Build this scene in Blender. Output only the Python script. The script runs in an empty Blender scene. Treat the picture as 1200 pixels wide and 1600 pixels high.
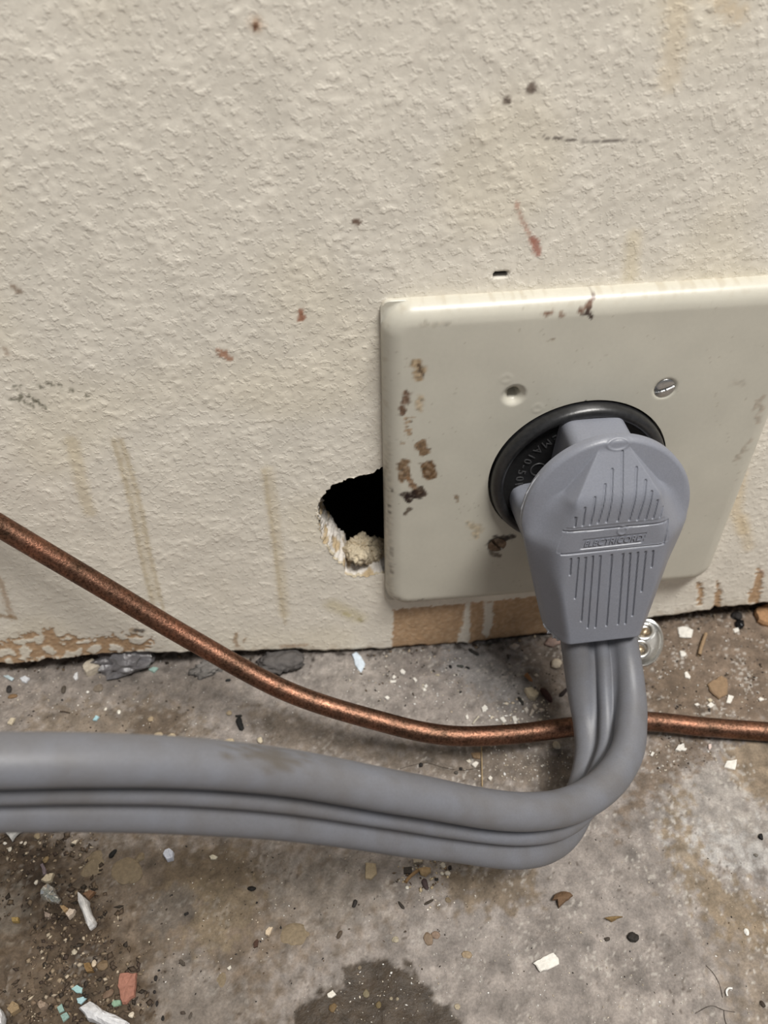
import bpy, bmesh, math, random
import numpy as np
from mathutils import Matrix, Vector, noise as mnoise
S = 0.001                      # tables are in millimetres, the scene in metres
scene = bpy.context.scene
col = scene.collection
rng = np.random.default_rng(7); random.seed(7)

# ------------------------------------------------------------------ camera
cam = bpy.data.cameras.new('camera'); camo = bpy.data.objects.new('camera', cam); col.objects.link(camo)
cam.sensor_fit = 'VERTICAL'; cam.sensor_height = 36.0; cam.lens = 1257.09/1600*36
camo.location = (-0.07295, -0.18329, 0.15684)
camo.rotation_mode = 'XYZ'; camo.rotation_euler = (0.815419, 0.0134655, -0.0992220)
cam.clip_start = 0.005; cam.clip_end = 50
cam.dof.use_dof = True; cam.dof.focus_distance = 0.222; cam.dof.aperture_fstop = 15
scene.camera = camo
# ------------------------------------------------------------------ light
w = bpy.data.worlds.new('room_light'); scene.world = w; w.use_nodes = True
bg = w.node_tree.nodes['Background']; bg.inputs[0].default_value = (0.93, 0.96, 1.0, 1); bg.inputs[1].default_value = 0.17
la = bpy.data.lights.new('ceiling_tube', 'AREA'); la.shape = 'RECTANGLE'; la.size = 0.9; la.size_y = 0.3
la.energy = 52.0; la.color = (1.0, 0.972, 0.925)
lo = bpy.data.objects.new('ceiling_tube', la); col.objects.link(lo); lo.location = (0.42, -0.66, 1.88)
lo.rotation_euler = (Vector((0, -0.05, 0))-Vector(lo.location)).to_track_quat('-Z', 'Y').to_euler()
vs = scene.view_settings; vs.view_transform = 'Standard'; vs.look = 'None'; vs.exposure = 0.0; vs.gamma = 1.0; vs.use_curve_mapping = False

# ------------------------------------------------------------------ tables (mm): x right, y into the wall, z up, origin at the plate centre
THINGS=[
('paint_chip','paint chip','chip',[-23.64,-110.8],[[-3.79,-0.01],[-2.39,-2.42],[3.28,-1.07],[3.7,2.35],[-0.79,1.16]],[0.5,2],(226,222,214),'largest white paint chip, lying alone on bare concrete below the cord bend',None,'matte'),
('paint_chip','paint chip','chip',[51.51,-58.38],[[-2.56,-0.71],[0.65,-2.12],[2.8,1.5],[-0.89,1.33]],[0.5,2],(226,222,214),'square white paint chip on the tan stain in front of the copper tube',None,'matte'),
('paint_chip','paint chip','chip',[57.08,-3.34],[[-2.12,2.37],[0.92,2.44],[3.25,0.47],[1.1,-3.07],[-3.15,-2.21]],[0.5,3],(226,222,214),'large five-sided white paint chip near the wall, right of the plug',None,'matte'),
('paint_chip','paint chip','chip',[61.45,-34.12],[[0.25,1.87],[1.93,0.95],[-0.41,-1.72],[-1.77,-1.09]],[0.5,4],(226,222,214),'oblong white paint chip beside the flat tan flake behind the copper tube',None,'matte'),
('paint_chip','paint chip','chip',[76.14,-5.23],[[-1.12,0.62],[1.44,1.19],[0.88,-0.62],[-1.2,-1.18]],[0.5,6],(226,222,214),'small white paint chip touching the glossy black lump by the wall at right',None,'matte'),
('plaster_crumb','crumb','pebble',[52.08,-13.48],[1.3,1.32],[0.5,0],(226,222,214),'rounded white plaster crumb below the five-sided white paint chip',None,'matte'),
('paint_chip','paint chip','chip',[50.24,-22.9],[[-0.58,1.3],[0.45,1.7],[0.99,-0.68],[0.27,-1.62],[-1.13,-0.7]],[0.5,5],(226,222,214),'narrow white paint chip midway between the plug and the tan flake',None,'matte'),
('paint_chip','paint chip','chip',[53.73,-35.93],[[-1.43,0.07],[0.47,1.07],[1.4,0.0],[-0.43,-1.14]],[0.6,6],(226,222,214),'diamond-shaped white paint chip in front of the tan flake, nearest the copper tube',None,'matte'),
('paint_chip','paint chip','chip',[54.23,-33.98],[[-0.8,0.41],[0.42,0.77],[0.86,-0.25],[-0.48,-0.93]],[0.6,4],(205,192,168),'small cream paint chip just behind the diamond-shaped white chip',None,'matte'),
('paint_chip','paint chip','chip',[49.23,-34.97],[[-0.97,0.18],[0.47,0.6],[0.93,-0.17],[-0.43,-0.61]],[0.5,4],(226,222,214),'tiny pointed white paint chip left of the diamond-shaped white chip',None,'matte'),
('paint_chip','paint chip','chip',[71.92,-35.69],[[-0.87,0.22],[0.27,0.82],[1.28,-0.26],[-0.67,-0.78]],[0.5,4],(226,222,214),'white paint chip at the right edge of the picture behind the copper tube',None,'matte'),
('paint_chip','paint chip','chip',[37.14,-50.78],[[-2.12,-0.77],[-0.51,0.82],[1.69,1.25],[1.45,0.08],[-0.52,-1.38]],[0.8,8],(226,222,214),'larger of two touching white chips in front of the tube, right of the cord',None,'matte'),
('paint_chip','paint chip','chip',[38.14,-51.52],[[-1.17,-0.24],[-0.12,0.71],[1.1,0.18],[0.18,-0.65]],[0.6,8],(226,222,214),'smaller of two touching white chips in front of the tube, right of the cord',None,'matte'),
('paint_chip','paint chip','chip',[47.14,-51.5],[[-0.16,0.88],[0.91,0.98],[0.56,-0.18],[-0.63,-1.28],[-0.67,-0.4]],[0.5,4],(225,205,196),'pinkish white paint chip in front of the copper tube, left of the square chip',None,'matte'),
('paint_chip','paint chip','chip',[27.24,-51.81],[[-0.93,-0.34],[0.3,0.84],[0.93,0.34],[-0.3,-0.84]],[0.5,4],(226,222,214),'small white paint chip touching the right side of the grey cord bend',None,'matte'),
('paint_chip','paint chip','chip',[-67.89,-3.6],[[-2.1,2.98],[-0.5,3.79],[1.11,1.85],[2.37,-1.48],[0.45,-5.49],[-1.34,-1.64]],[0.5,8],(205,216,226),'blue-white leaf-shaped chip leaning out from under the wall behind the copper tube',None,'matte'),
('paint_chip','paint chip','chip',[-52.2,-9.93],[[-0.95,0.43],[0.03,1.38],[1.16,-0.05],[0.39,-1.11],[-0.64,-0.64]],[0.6,6],(226,222,214),'brightest white paint chip among the small chips below the peeled paint, left of the plug',None,'matte'),
('paint_chip','paint chip','chip',[-56.1,-13.79],[[-1.12,0.57],[1.21,0.33],[0.91,-0.5],[-1.01,-0.41]],[0.4,4],(226,222,214),'flat white sliver of paint left of a grey speck below the peeled paint',None,'matte'),
('paint_chip','paint chip','chip',[-55.58,-12.03],[[-0.65,0.0],[0.1,0.96],[0.85,-0.05],[-0.31,-0.91]],[0.5,4],(226,222,214),'small white paint chip just above the flat white sliver',None,'matte'),
('paint_chip','paint chip','chip',[-48.12,-14.13],[[-0.77,0.56],[-0.06,1.01],[0.75,-0.36],[0.08,-1.21]],[0.5,4],(226,222,214),'oval white paint chip right of the brightest small chip',None,'matte'),
('paint_chip','paint chip','chip',[-44.57,-17.41],[[-0.72,0.16],[0.22,0.82],[0.75,0.01],[-0.24,-0.99]],[0.5,4],(226,222,214),'upper of two stacked white paint chips near two black specks',None,'matte'),
('paint_chip','paint chip','chip',[-45.36,-18.99],[[-0.77,0.33],[0.34,0.71],[0.71,-0.33],[-0.28,-0.72]],[0.5,4],(226,222,214),'lower of two stacked white paint chips near two black specks',None,'matte'),
('paint_chip','paint chip','chip',[-58.89,-20.46],[[-1.04,0.24],[0.15,0.76],[0.91,-0.06],[-0.02,-0.95]],[0.5,4],(226,222,214),'lone white paint chip just above the dip of the copper tube',None,'matte'),
('paint_chip','paint chip','chip',[-39.54,-12.71],[[-1.0,0.23],[0.52,0.27],[0.49,-0.5]],[0.4,4],(205,192,168),'thin cream paint sliver at the left rim of the pale grey floor patch',None,'matte'),
('plaster_crumb','crumb','chip',[-7.82,-25.16],[[-2.16,2.01],[0.33,2.29],[2.48,-0.39],[0.63,-2.33],[-1.28,-1.59]],[2.2,6],(205,192,168),'large rough cream plaster crumb left of the maroon pellet',None,'matte'),
('paint_chip','paint chip','chip',[-25.47,-28.9],[[-0.99,0.33],[0.38,1.5],[1.13,0.63],[0.33,-1.12],[-0.85,-1.35]],[0.8,8],(226,222,214),'white paint chip standing out left of the crumb heap behind the copper tube',None,'matte'),
('paint_chip','paint chip','chip',[-32.08,-31.5],[[-0.51,0.47],[0.25,0.9],[0.56,-0.42],[-0.3,-0.95]],[0.6,5],(226,222,214),'small white paint chip next to the pale straw behind the copper tube',None,'matte'),
('paint_chip','paint chip','chip',[-19.87,-33.94],[[-1.17,0.64],[0.32,1.25],[1.05,-0.63],[-0.21,-1.26]],[0.8,8],(226,222,214),'white chip at the left end of the crumb heap touching the copper tube',None,'matte'),
('paint_chip','paint chip','chip',[-15.67,-33.95],[[-0.78,0.92],[0.6,1.03],[0.87,-0.8],[-0.69,-1.14]],[0.8,8],(226,222,214),'whitest chip in the middle of the crumb heap touching the copper tube',None,'matte'),
('plaster_crumb','crumb','chip',[-11.07,-31.18],[[-0.76,0.5],[0.3,1.17],[0.77,-0.19],[-0.31,-1.48]],[1.2,6],(215,208,200),'upright pale crumb below the small dark pellet in the crumb heap',None,'matte'),
('plaster_crumb','crumb','chip',[-9.34,-32.47],[[-1.08,-0.96],[0.4,1.48],[1.11,0.62],[-0.44,-1.13]],[1.0,6],(200,190,178),'slender slanting beige crumb in the crumb heap',None,'matte'),
('plaster_crumb','crumb','chip',[-7.74,-30.39],[[-0.61,0.9],[0.38,1.22],[0.68,-0.81],[-0.45,-1.31]],[1.0,6],(205,195,182),'beige crumb directly below the large rough cream crumb',None,'matte'),
('plaster_crumb','crumb','chip',[-5.85,-31.77],[[-0.92,0.28],[0.09,0.69],[1.1,-0.2],[-0.27,-0.78]],[0.8,5],(208,198,186),'flat oval beige crumb at the right end of the crumb heap',None,'matte'),
('pebble','pebble','pebble',[4.44,-12.35],[2.07,1.96],[0.8,-25],(205,192,172),'smooth cream pebble on the floor just left of the cord below the plug',None,'matte'),
('pebble','pebble','pebble',[5.71,-3.27],[3.37,1.93],[0.7,0],(150,128,118),'pinkish brown pebble half under the wall below the plug',None,'matte'),
('plaster_crumb','crumb','chip',[-9.2,-3.74],[[-1.84,0.08],[0.13,1.24],[1.92,0.09],[-0.21,-1.41]],[1.2,6],(190,180,170),'pale crumb lying under the wall edge below the cover plate',None,'matte'),
('plaster_crumb','crumb','chip',[-6.32,-9.73],[[-0.85,-0.07],[0.2,0.92],[0.8,-0.25],[-0.15,-0.61]],[0.9,6],(190,182,172),'tiny pale crumb between the wall edge and the orange leaf scrap',None,'matte'),
('paint_chip','paint chip','chip',[-4.0,-16.99],[[-1.0,0.09],[0.2,0.75],[0.9,-0.28],[-0.11,-0.56]],[0.5,4],(200,190,178),'tiny flat beige chip right of the orange leaf scrap',None,'matte'),
('leaf_scrap','leaf','chip',[-7.08,-18.12],[[-1.41,1.44],[-0.01,1.96],[0.82,0.07],[0.75,-2.25],[-0.14,-1.21]],[0.5,8],(150,108,72),'small orange-brown leaf scrap behind the copper tube, left of the cord',None,'matte'),
('dropping','pellet','pellet',[-3.95,-23.1],[-1.47,-29.17],[2.46],(58,32,30),'thick maroon-brown pellet beside the cord, largest of the dark pellets',None,'matte'),
('dropping','pellet','pellet',[1.87,-26.98],[5.71,-23.72],[1.46],(40,30,28),'slim dark pellet between the maroon pellet and the cord',None,'matte'),
('dropping','pellet','pellet',[-26.49,-2.5],[-23.01,-5.72],[1.34],(52,50,48),'long charcoal pellet beside the paint drip hanging off the wall edge',None,'matte'),
('dropping','pellet','pellet',[-32.07,-9.45],[-29.52,-10.18],[1.04],(78,80,76),'short flat greenish-grey pellet, middle of three in a row behind the copper tube',None,'matte'),
('dropping','pellet','pellet',[-28.91,-10.25],[-27.51,-11.49],[0.85],(48,48,48),'small dark pellet, right one of three in a row behind the copper tube',None,'matte'),
('dropping','pellet','pellet',[-34.81,-8.98],[-34.13,-10.43],[0.94],(30,30,32),'small black pellet, left one of three in a row behind the copper tube',None,'matte'),
('dropping','pellet','pellet',[-12.56,-25.14],[-11.49,-28.77],[1.18],(52,50,47),'grey-black pellet leaning on the left of the large cream crumb',None,'matte'),
('dropping','pellet','pellet',[-12.29,-6.55],[-12.63,-8.79],[0.86],(70,66,62),'short grey pellet upright under the wall edge',None,'matte'),
('dropping','pellet','pellet',[-111.26,-24.05],[-109.68,-29.26],[2.21],(24,24,24),'black pellet on the floor between the copper tube and the left run of cord',None,'matte'),
('dropping','pellet','pellet',[-112.5,-23.17],[-110.07,-23.25],[1.01],(40,38,36),'thin dark pellet lying across the top of the black pellet above the cord',None,'matte'),
('dropping','pellet','pellet',[-116.46,-8.23],[-114.46,-8.13],[1.04],(38,38,38),'small black pellet close under the slanting copper tube',None,'matte'),
('dropping','pellet','pellet',[-192.67,-4.09],[-191.95,-7.25],[1.71],(48,44,42),'dark upright pellet at the left picture edge between wall and cord',None,'matte'),
('dropping','pellet','pellet',[-173.23,-5.74],[-173.02,-9.0],[1.48],(82,74,64),'brown pellet at the head of the pale ridge left of the copper tube',None,'matte'),
('dropping','pellet','pellet',[-148.28,-69.97],[-146.53,-67.57],[1.43],(18,17,16),'jet black flake-like pellet below the cord beside two tan stones',None,'matte'),
('dropping','pellet','pebble',[-105.52,-82.69],[0.98,0.7],[0.8,0],(20,16,14),'round black pellet on the rim of the brown stain below the cord',None,'matte'),
('dropping','pellet','pellet',[-124.89,-88.15],[-123.6,-87.67],[0.85],(26,22,20),'small black pellet inside the dark arc outline below the cord',None,'matte'),
('dropping','pellet','pellet',[-76.09,-91.24],[-75.18,-89.08],[1.22],(40,36,33),'dark curved pellet below the middle of the cord',None,'matte'),
('dropping','pellet','pellet',[-62.79,-90.49],[-61.27,-92.81],[0.84],(52,46,40),'slim slanting brown-black pellet right of the dark curved pellet',None,'matte'),
('dropping','pellet','pellet',[-81.11,-99.05],[-79.71,-96.96],[1.09],(78,66,54),'brown seed-like pellet lower left of the dark curved pellet',None,'matte'),
('dropping','pellet','pellet',[-55.48,-92.4],[-52.49,-91.26],[0.75],(60,52,42),'thin dark twig end below the debris cluster under the cord',None,'matte'),
('dropping','pellet','pellet',[-54.56,-84.93],[-53.87,-88.27],[1.62],(72,58,58),'purplish brown pellet hanging below the dry petal in the debris cluster',None,'matte'),
('dropping','pellet','pellet',[-51.39,-85.39],[-50.21,-85.56],[0.96],(38,34,32),'small black pellet at the right side of the debris cluster under the cord',None,'matte'),
('dropping','pellet','pellet',[-46.83,-82.48],[-45.72,-82.59],[1.45],(42,36,34),'dark lump beside the white crumbs at the right of the debris cluster',None,'matte'),
('dark_flake','flake','chip',[-58.89,-81.73],[[-1.09,1.07],[1.33,0.92],[1.07,-1.16],[-1.31,-0.83]],[0.9,5],(62,56,50),'square dark flake at the left of the debris cluster under the cord',None,'matte'),
('dark_lump','lump','pebble',[2.17,-107.1],[1.57,1.2],[0.55,10],(42,38,34),'round black lump on the concrete right of the large white paint chip',None,'matte'),
('dark_lump','lump','pebble',[-5.01,-106.54],[0.78,0.52],[0.5,0],(70,62,55),'small dark lump just left of the round black lump',None,'matte'),
('dark_lump','lump','pebble',[50.59,-83.12],[0.81,0.78],[0.8,30],(22,20,20),'tiny black bead on the whitened concrete at the far right',None,'matte'),
('pebble','pebble','pebble',[46.79,-88.21],[0.59,0.49],[0.5,0],(112,106,98),'tiny grey pebble below the black bead at the far right',None,'matte'),
('dark_lump','lump','pebble',[30.96,-127.0],[0.55,0.83],[0.5,20],(58,48,40),'dark brown lump in the bottom right corner',None,'matte'),
('seed','seed','chip',[-124.28,-101.18],[[-0.9,0.75],[-0.3,0.93],[0.72,0.02],[0.86,-0.81],[0.21,-0.82],[-0.58,-0.07]],[0.7,4],(74,66,58),'flat grey-brown seed husk on the smooth grey floor patch at bottom',None,'matte'),
('dropping','pellet','pebble',[-131.12,-104.42],[0.47,0.67],[0.7,0],(34,30,28),'black grain right of the terracotta chip, second from the top of a column of five','black grains beside the terracotta chip','matte'),
('dropping','pellet','pebble',[-131.23,-107.53],[0.39,0.46],[0.7,0],(34,30,28),'black grain right of the terracotta chip, third from the top of a column of five','black grains beside the terracotta chip','matte'),
('dropping','pellet','pebble',[-130.23,-110.61],[0.32,0.71],[0.7,0],(34,30,28),'black grain right of the terracotta chip, fourth from the top of a column of five','black grains beside the terracotta chip','matte'),
('dropping','pellet','pebble',[-128.29,-114.31],[0.42,0.57],[0.7,0],(34,30,28),'black grain right of the terracotta chip, lowest of a column of five','black grains beside the terracotta chip','matte'),
('dropping','pellet','pebble',[-130.42,-102.56],[0.37,0.24],[0.7,0],(34,30,28),'black grain right of the terracotta chip, topmost of a column of five','black grains beside the terracotta chip','matte'),
('dark_lump','lump','pebble',[-123.03,-113.62],[0.71,0.44],[0.5,-20],(70,60,52),'brown grain under a white speck at the bottom of the smooth grey patch',None,'matte'),
('dark_lump','lump','pebble',[-120.97,-114.44],[0.42,0.79],[0.5,-20],(84,76,68),'long grey-brown grain at the bottom of the smooth grey patch',None,'matte'),
('dark_flake','flake','chip',[-103.96,-98.09],[[-0.69,0.4],[0.23,1.09],[0.69,0.62],[0.45,-0.94],[-0.67,-1.18]],[0.5,3],(66,44,32),'dark rust-brown flake on the brown floor below the cord',None,'matte'),
('leaf_scrap','leaf','chip',[-15.48,-94.93],[[-1.54,1.36],[0.56,2.06],[2.29,1.33],[3.56,0.1],[0.41,-1.39],[-1.34,-2.57],[-1.26,-0.49],[-2.68,-0.41]],[0.9,8],(104,80,58),'curled brown dead leaf scrap on bare concrete right below the cord bend',None,'matte'),
('leaf_scrap','leaf','chip',[-2.06,-101.72],[[-2.54,0.12],[0.28,0.63],[2.79,-0.09],[-0.53,-0.66]],[0.6,4],(132,108,72),'thin yellowish leaf sliver right of the brown leaf scrap',None,'matte'),
('straw','straw','strand',[[57.95,-14.77],[59.7,-11.82],[61.82,-8.76],[64.22,-5.4]],[0.7],[0.7],(150,126,98),'pale dry straw on the floor near the wall at right',None,'matte'),
('flat_flake','flake','chip',[59.29,-28.59],[[-3.37,1.2],[-1.21,2.23],[3.14,4.3],[4.63,2.61],[2.08,-3.63],[-1.66,-5.18],[-3.61,-1.53]],[0.9,3],(142,118,92),'broad flat tan flake behind the copper tube at right',None,'matte'),
('cardboard_piece','cardboard','chip',[90.02,0.33],[[-2.88,3.0],[0.15,4.45],[5.79,5.32],[1.61,-5.64],[-0.74,-4.69],[-3.92,-2.44]],[2.2,4],(168,130,94),'light brown torn board piece by the wall at the right picture edge',None,'matte'),
('dark_lump','lump','pebble',[78.49,-3.0],[1.96,1.9],[0.8,20],(24,24,26),'glossy black lump by the wall at right',None,'gloss'),
('dark_lump','lump','pebble',[78.94,1.3],[1.8,1.58],[0.8,0],(40,36,34),'dull black lump half under the wall, behind the glossy one',None,'matte'),
('straw','straw','strand',[[-28.32,-38.5],[-29.89,-47.64],[-31.71,-57.68]],[0.22],[0.3],(168,146,112),'thin pale straw standing out below the copper tube left of the cord',None,'matte'),
('straw','straw','strand',[[-30.65,-34.57],[-29.36,-33.18],[-27.97,-31.79]],[0.3],[0.4],(190,182,165),'short pale straw poking out behind the copper tube',None,'matte'),
('hair','hair','strand',[[-57.54,-48.35],[-53.36,-47.7],[-48.4,-47.49],[-43.69,-49.06],[-37.36,-50.61],[-30.74,-50.43]],[0.08],[0.15],(70,60,52),'fine dark hair in the strip between copper tube and cord',None,'matte'),
('hair','hair','strand',[[19.75,-116.31],[20.96,-118.18],[21.46,-120.3],[21.4,-122.34],[21.15,-124.33]],[0.075],[0.15],(88,78,72),'fine curved hair on bare concrete at bottom right',None,'matte'),
('hair','hair','strand',[[12.82,-126.93],[17.48,-125.77],[20.33,-127.22],[23.05,-127.99]],[0.075],[0.15],(80,72,66),'fine hair lying crosswise near the bottom edge at right',None,'matte'),
('hair','hair','strand',[[20.33,-127.22],[19.86,-128.8],[19.8,-130.72]],[0.075],[0.15],(80,72,66),'short hair running into the bottom picture edge at right',None,'matte'),
('fibre','fibre','strand',[[24.4,-122.58],[23.4,-122.48],[22.54,-123.13],[22.49,-124.07]],[0.28],[0.25],(232,230,226),'small white curled fibre at bottom right',None,'matte'),
('plaster_crumb','crumb','pebble',[34.78,-109.02],[0.71,0.85],[0.7,0],(235,232,226),'round bright white crumb on the speckled concrete at far right',None,'matte'),
('twig','twig','strand',[[-173.07,-16.12],[-171.4,-16.38],[-169.58,-16.9]],[0.25],[0.2],(70,58,46),'thin dark twig above the cord at far left',None,'matte'),
('plaster_shard','shard','chip',[-151.69,-86.1],[[-3.8,6.17],[-0.65,3.63],[0.43,1.08],[2.81,-2.65],[2.87,-3.95],[1.2,-4.58],[-0.42,-1.93],[-2.45,2.22]],[2.2,6],(208,206,204),'long curved white plaster shard in the dirt at lower left',None,'matte'),
('plaster_shard','shard','chip',[-143.18,-112.85],[[-6.49,2.26],[-4.5,4.05],[-2.16,2.39],[-0.09,1.07],[3.21,-0.36],[6.58,-2.41],[6.12,-3.65],[1.51,-2.86],[-4.18,-0.49]],[3.0,5],(206,206,208),'white shard with a tan band at the bottom edge, below the terracotta chip',None,'matte'),
('plaster_shard','shard','chip',[-170.93,-110.05],[[-3.06,2.86],[-0.45,2.18],[0.93,1.19],[1.91,-0.58],[2.35,-2.82],[-1.67,-2.83]],[3.0,4],(210,210,212),'white shard cut by the bottom left picture corner',None,'matte'),
('plaster_shard','shard','chip',[-177.95,-60.18],[[-3.5,1.49],[2.63,0.99],[1.36,-0.43],[-0.48,-2.06]],[1.2,4],(190,188,184),'whitish triangular shard peeking out under the cord at far left',None,'matte'),
('glass_shard','glass','chip',[-162.99,-79.9],[[-1.43,3.5],[0.37,2.19],[3.45,-1.95],[3.02,-2.81],[0.2,-2.11],[-3.07,-0.35],[-2.54,1.52]],[1.6,14],(200,205,200),'clear curved glass shard in the dirt at left',None,'glass'),
('terracotta_chip','chip','chip',[-138.28,-107.02],[[-2.52,4.62],[2.05,4.12],[2.42,-1.72],[1.32,-2.08],[0.21,-3.24],[-0.87,-2.95],[-2.62,1.26]],[1.4,2],(150,104,88),'salmon-pink terracotta chip lying flat at lower left',None,'matte'),
('paint_flake','flake','chip',[-151.84,-105.13],[[-1.74,0.34],[-0.42,1.19],[1.22,0.26],[1.22,-1.02],[-0.29,-0.77]],[0.6,6],(150,184,184),'topmost turquoise paint flake in the dirt at lower left',None,'matte'),
('paint_flake','flake','chip',[-150.46,-107.83],[[-1.22,0.54],[0.41,0.78],[1.54,0.29],[0.09,-1.03],[-0.82,-0.57]],[0.6,6],(160,190,196),'pale blue paint flake just above the banded white shard',None,'matte'),
('paint_flake','flake','chip',[-155.28,-109.58],[[-1.04,0.42],[0.06,1.16],[1.12,-0.53],[-0.14,-1.05]],[0.7,8],(132,158,150),'upper of two dull green flakes left of the banded white shard',None,'matte'),
('paint_flake','flake','chip',[-153.84,-111.6],[[-1.27,0.38],[0.25,1.07],[1.16,-0.14],[-0.14,-1.32]],[0.7,6],(132,158,150),'lower of two dull green flakes left of the banded white shard',None,'matte'),
('paint_flake','flake','chip',[-140.85,-109.64],[[-1.26,-0.05],[-0.76,0.86],[1.16,0.56],[1.39,-0.49],[-0.52,-0.88]],[0.9,8],(132,160,138),'green and white flake touching the lower corner of the terracotta chip',None,'matte'),
('stone_chip','stone','chip',[-165.2,-74.76],[[-1.87,-0.48],[-0.58,1.05],[1.44,1.35],[1.15,-0.74],[-0.14,-1.19]],[1.8,8],(190,176,152),'cream angular stone chip just above the clear glass shard',None,'matte'),
('stone_chip','stone','chip',[-156.73,-85.54],[[-1.34,-0.22],[-0.49,1.25],[1.16,0.8],[0.92,-0.42],[-0.24,-1.41]],[1.8,8],(200,184,168),'pinkish cream stone chip left of the long curved white shard',None,'matte'),
('stone_chip','stone','chip',[-163.27,-85.3],[[-1.13,1.2],[0.86,0.14],[0.83,-0.86],[-0.57,-0.48]],[1.4,6],(150,134,122),'dull mauve stone chip below the clear glass shard',None,'matte'),
('stone_chip','stone','chip',[-158.85,-83.77],[[-1.53,0.88],[-0.16,0.76],[1.5,-0.5],[0.19,-1.14]],[1.4,6],(168,140,104),'tan stone chip at the lower tip of the clear glass shard',None,'matte'),
('stone_chip','stone','chip',[-152.45,-80.25],[[-1.88,0.22],[0.05,0.97],[1.84,0.35],[-0.0,-1.54]],[1.4,6],(122,92,68),'brown stone chip at the upper end of the long curved white shard',None,'matte'),
('stone_chip','stone','chip',[-172.04,-85.82],[[-1.22,0.73],[0.8,0.55],[1.14,-0.78],[-0.72,-0.49]],[1.4,4],(158,134,84),'small yellow block in the dirt at the left picture edge',None,'matte'),
('stone_chip','stone','chip',[-149.41,-100.21],[[-1.55,1.15],[0.16,1.2],[1.69,-1.16],[-0.31,-1.18]],[1.6,6],(120,94,58),'triangular ochre stone chip left of the terracotta chip',None,'matte'),
('pebble','pebble','pebble',[-148.36,-99.13],[0.66,0.79],[0.8,0],(190,174,152),'pale pebble touching the triangular ochre stone chip',None,'matte'),
('stone_chip','stone','chip',[-167.36,-108.53],[[-1.76,-0.22],[-0.76,1.65],[1.11,0.65],[1.65,-0.53],[-0.24,-1.56]],[2.2,8],(140,120,92),'tan stone chip beside the corner white shard',None,'matte'),
('stone_chip','stone','chip',[-159.75,-108.58],[[-1.51,0.44],[-0.41,1.1],[1.22,0.19],[0.97,-0.66],[-0.26,-1.07]],[2.0,8],(148,130,114),'pale pinkish stone chip at the bottom, left of the green flakes',None,'matte'),
('pebble','pebble','pebble',[-162.75,-107.51],[0.76,0.71],[0.8,0],(120,102,84),'round brown pebble between the two stone chips at bottom left',None,'matte'),
('pebble','pebble','pebble',[-136.54,-112.78],[0.76,0.61],[0.8,0],(205,194,176),'small round whitish pebble right of the banded white shard',None,'matte'),
('pebble','pebble','pebble',[-154.19,-95.74],[0.71,0.68],[0.8,0],(170,160,142),'pale grey pebble in the dark rubble above the turquoise flakes',None,'matte'),
('pebble','pebble','pebble',[-146.09,-99.91],[1.97,1.49],[0.6,20],(112,94,72),'rough brown stone in the rubble left of the terracotta chip',None,'matte'),
('pebble','pebble','pebble',[-143.3,-107.29],[1.46,1.18],[0.6,0],(110,90,74),'brown-grey stone left of the terracotta chip, beside the flakes',None,'matte'),
('plaster_crumb','crumb','chip',[-130.61,-70.58],[[-1.66,0.01],[-1.2,1.4],[0.18,1.69],[1.48,0.55],[1.48,-1.7],[-0.28,-1.95]],[1.8,6],(206,210,222),'lumpy blue-white crumb below the cord, left of the brown stain',None,'matte'),
('plaster_crumb','crumb','chip',[-117.26,-72.48],[[-1.26,0.46],[-0.16,0.85],[1.37,0.01],[0.73,-0.74],[-0.68,-0.57]],[0.6,3],(200,192,172),'flat oval cream chip inside the brown stain below the cord',None,'matte'),
('plaster_crumb','crumb','chip',[-100.43,-95.5],[[-0.88,0.23],[0.06,1.22],[1.19,1.0],[0.52,-0.44],[0.07,-1.29],[-0.95,-0.73]],[1.0,5],(198,180,156),'cream bean-shaped chip on the floor below the middle of the cord',None,'matte'),
('paint_chip','paint chip','chip',[-111.32,-103.41],[[-0.73,0.04],[0.34,0.62],[0.55,-0.08],[-0.16,-0.58]],[0.5,5],(200,194,182),'tiny pale pointed chip on the grey-brown floor near the bottom',None,'matte'),
('paint_chip','paint chip','chip',[-83.65,-112.95],[[-1.05,0.3],[0.51,1.13],[1.44,-0.13],[-0.02,-0.77],[-0.88,-0.53]],[0.7,6],(222,216,205),'white pointed chip at the left rim of the dark wet stain',None,'matte'),
('paint_chip','paint chip','chip',[-159.91,-63.62],[[-1.0,-0.29],[-0.31,0.32],[0.96,0.72],[0.35,-0.74]],[0.7,6],(208,196,176),'cream sliver just below the cord at left',None,'matte'),
('pebble','pebble','pebble',[-171.64,-60.84],[0.97,0.98],[0.7,0],(138,124,100),'round olive-tan pebble just below the cord at far left',None,'matte'),
('pebble','pebble','pebble',[-180.75,-62.38],[0.7,0.49],[0.7,10],(210,204,194),'white oval pebble left of the triangular shard under the cord',None,'matte'),
('pebble','pebble','pebble',[-178.64,-64.6],[0.57,0.82],[0.7,0],(200,192,178),'white pebble directly below the triangular shard under the cord',None,'matte'),
('pebble','pebble','pebble',[-176.17,-62.22],[0.51,0.49],[0.7,0],(205,196,184),'small cream pebble right of the triangular shard tip',None,'matte'),
('pebble','pebble','pebble',[-174.62,-63.01],[0.42,0.59],[0.7,0],(196,186,170),'tiny cream pebble beside another right of the triangular shard',None,'matte'),
('pebble','pebble','pebble',[-166.96,-68.77],[0.82,1.0],[0.7,-20],(134,114,82),'olive pebble in the rubble above the cream angular stone chip',None,'matte'),
('stone_chip','stone','chip',[-167.18,-71.76],[[-1.3,1.61],[-0.58,1.87],[0.72,0.0],[1.22,-1.78],[0.31,-1.8],[-0.38,0.1]],[1.0,6],(112,100,104),'slim purple-grey stone sliver above the cream angular stone chip',None,'matte'),
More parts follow.
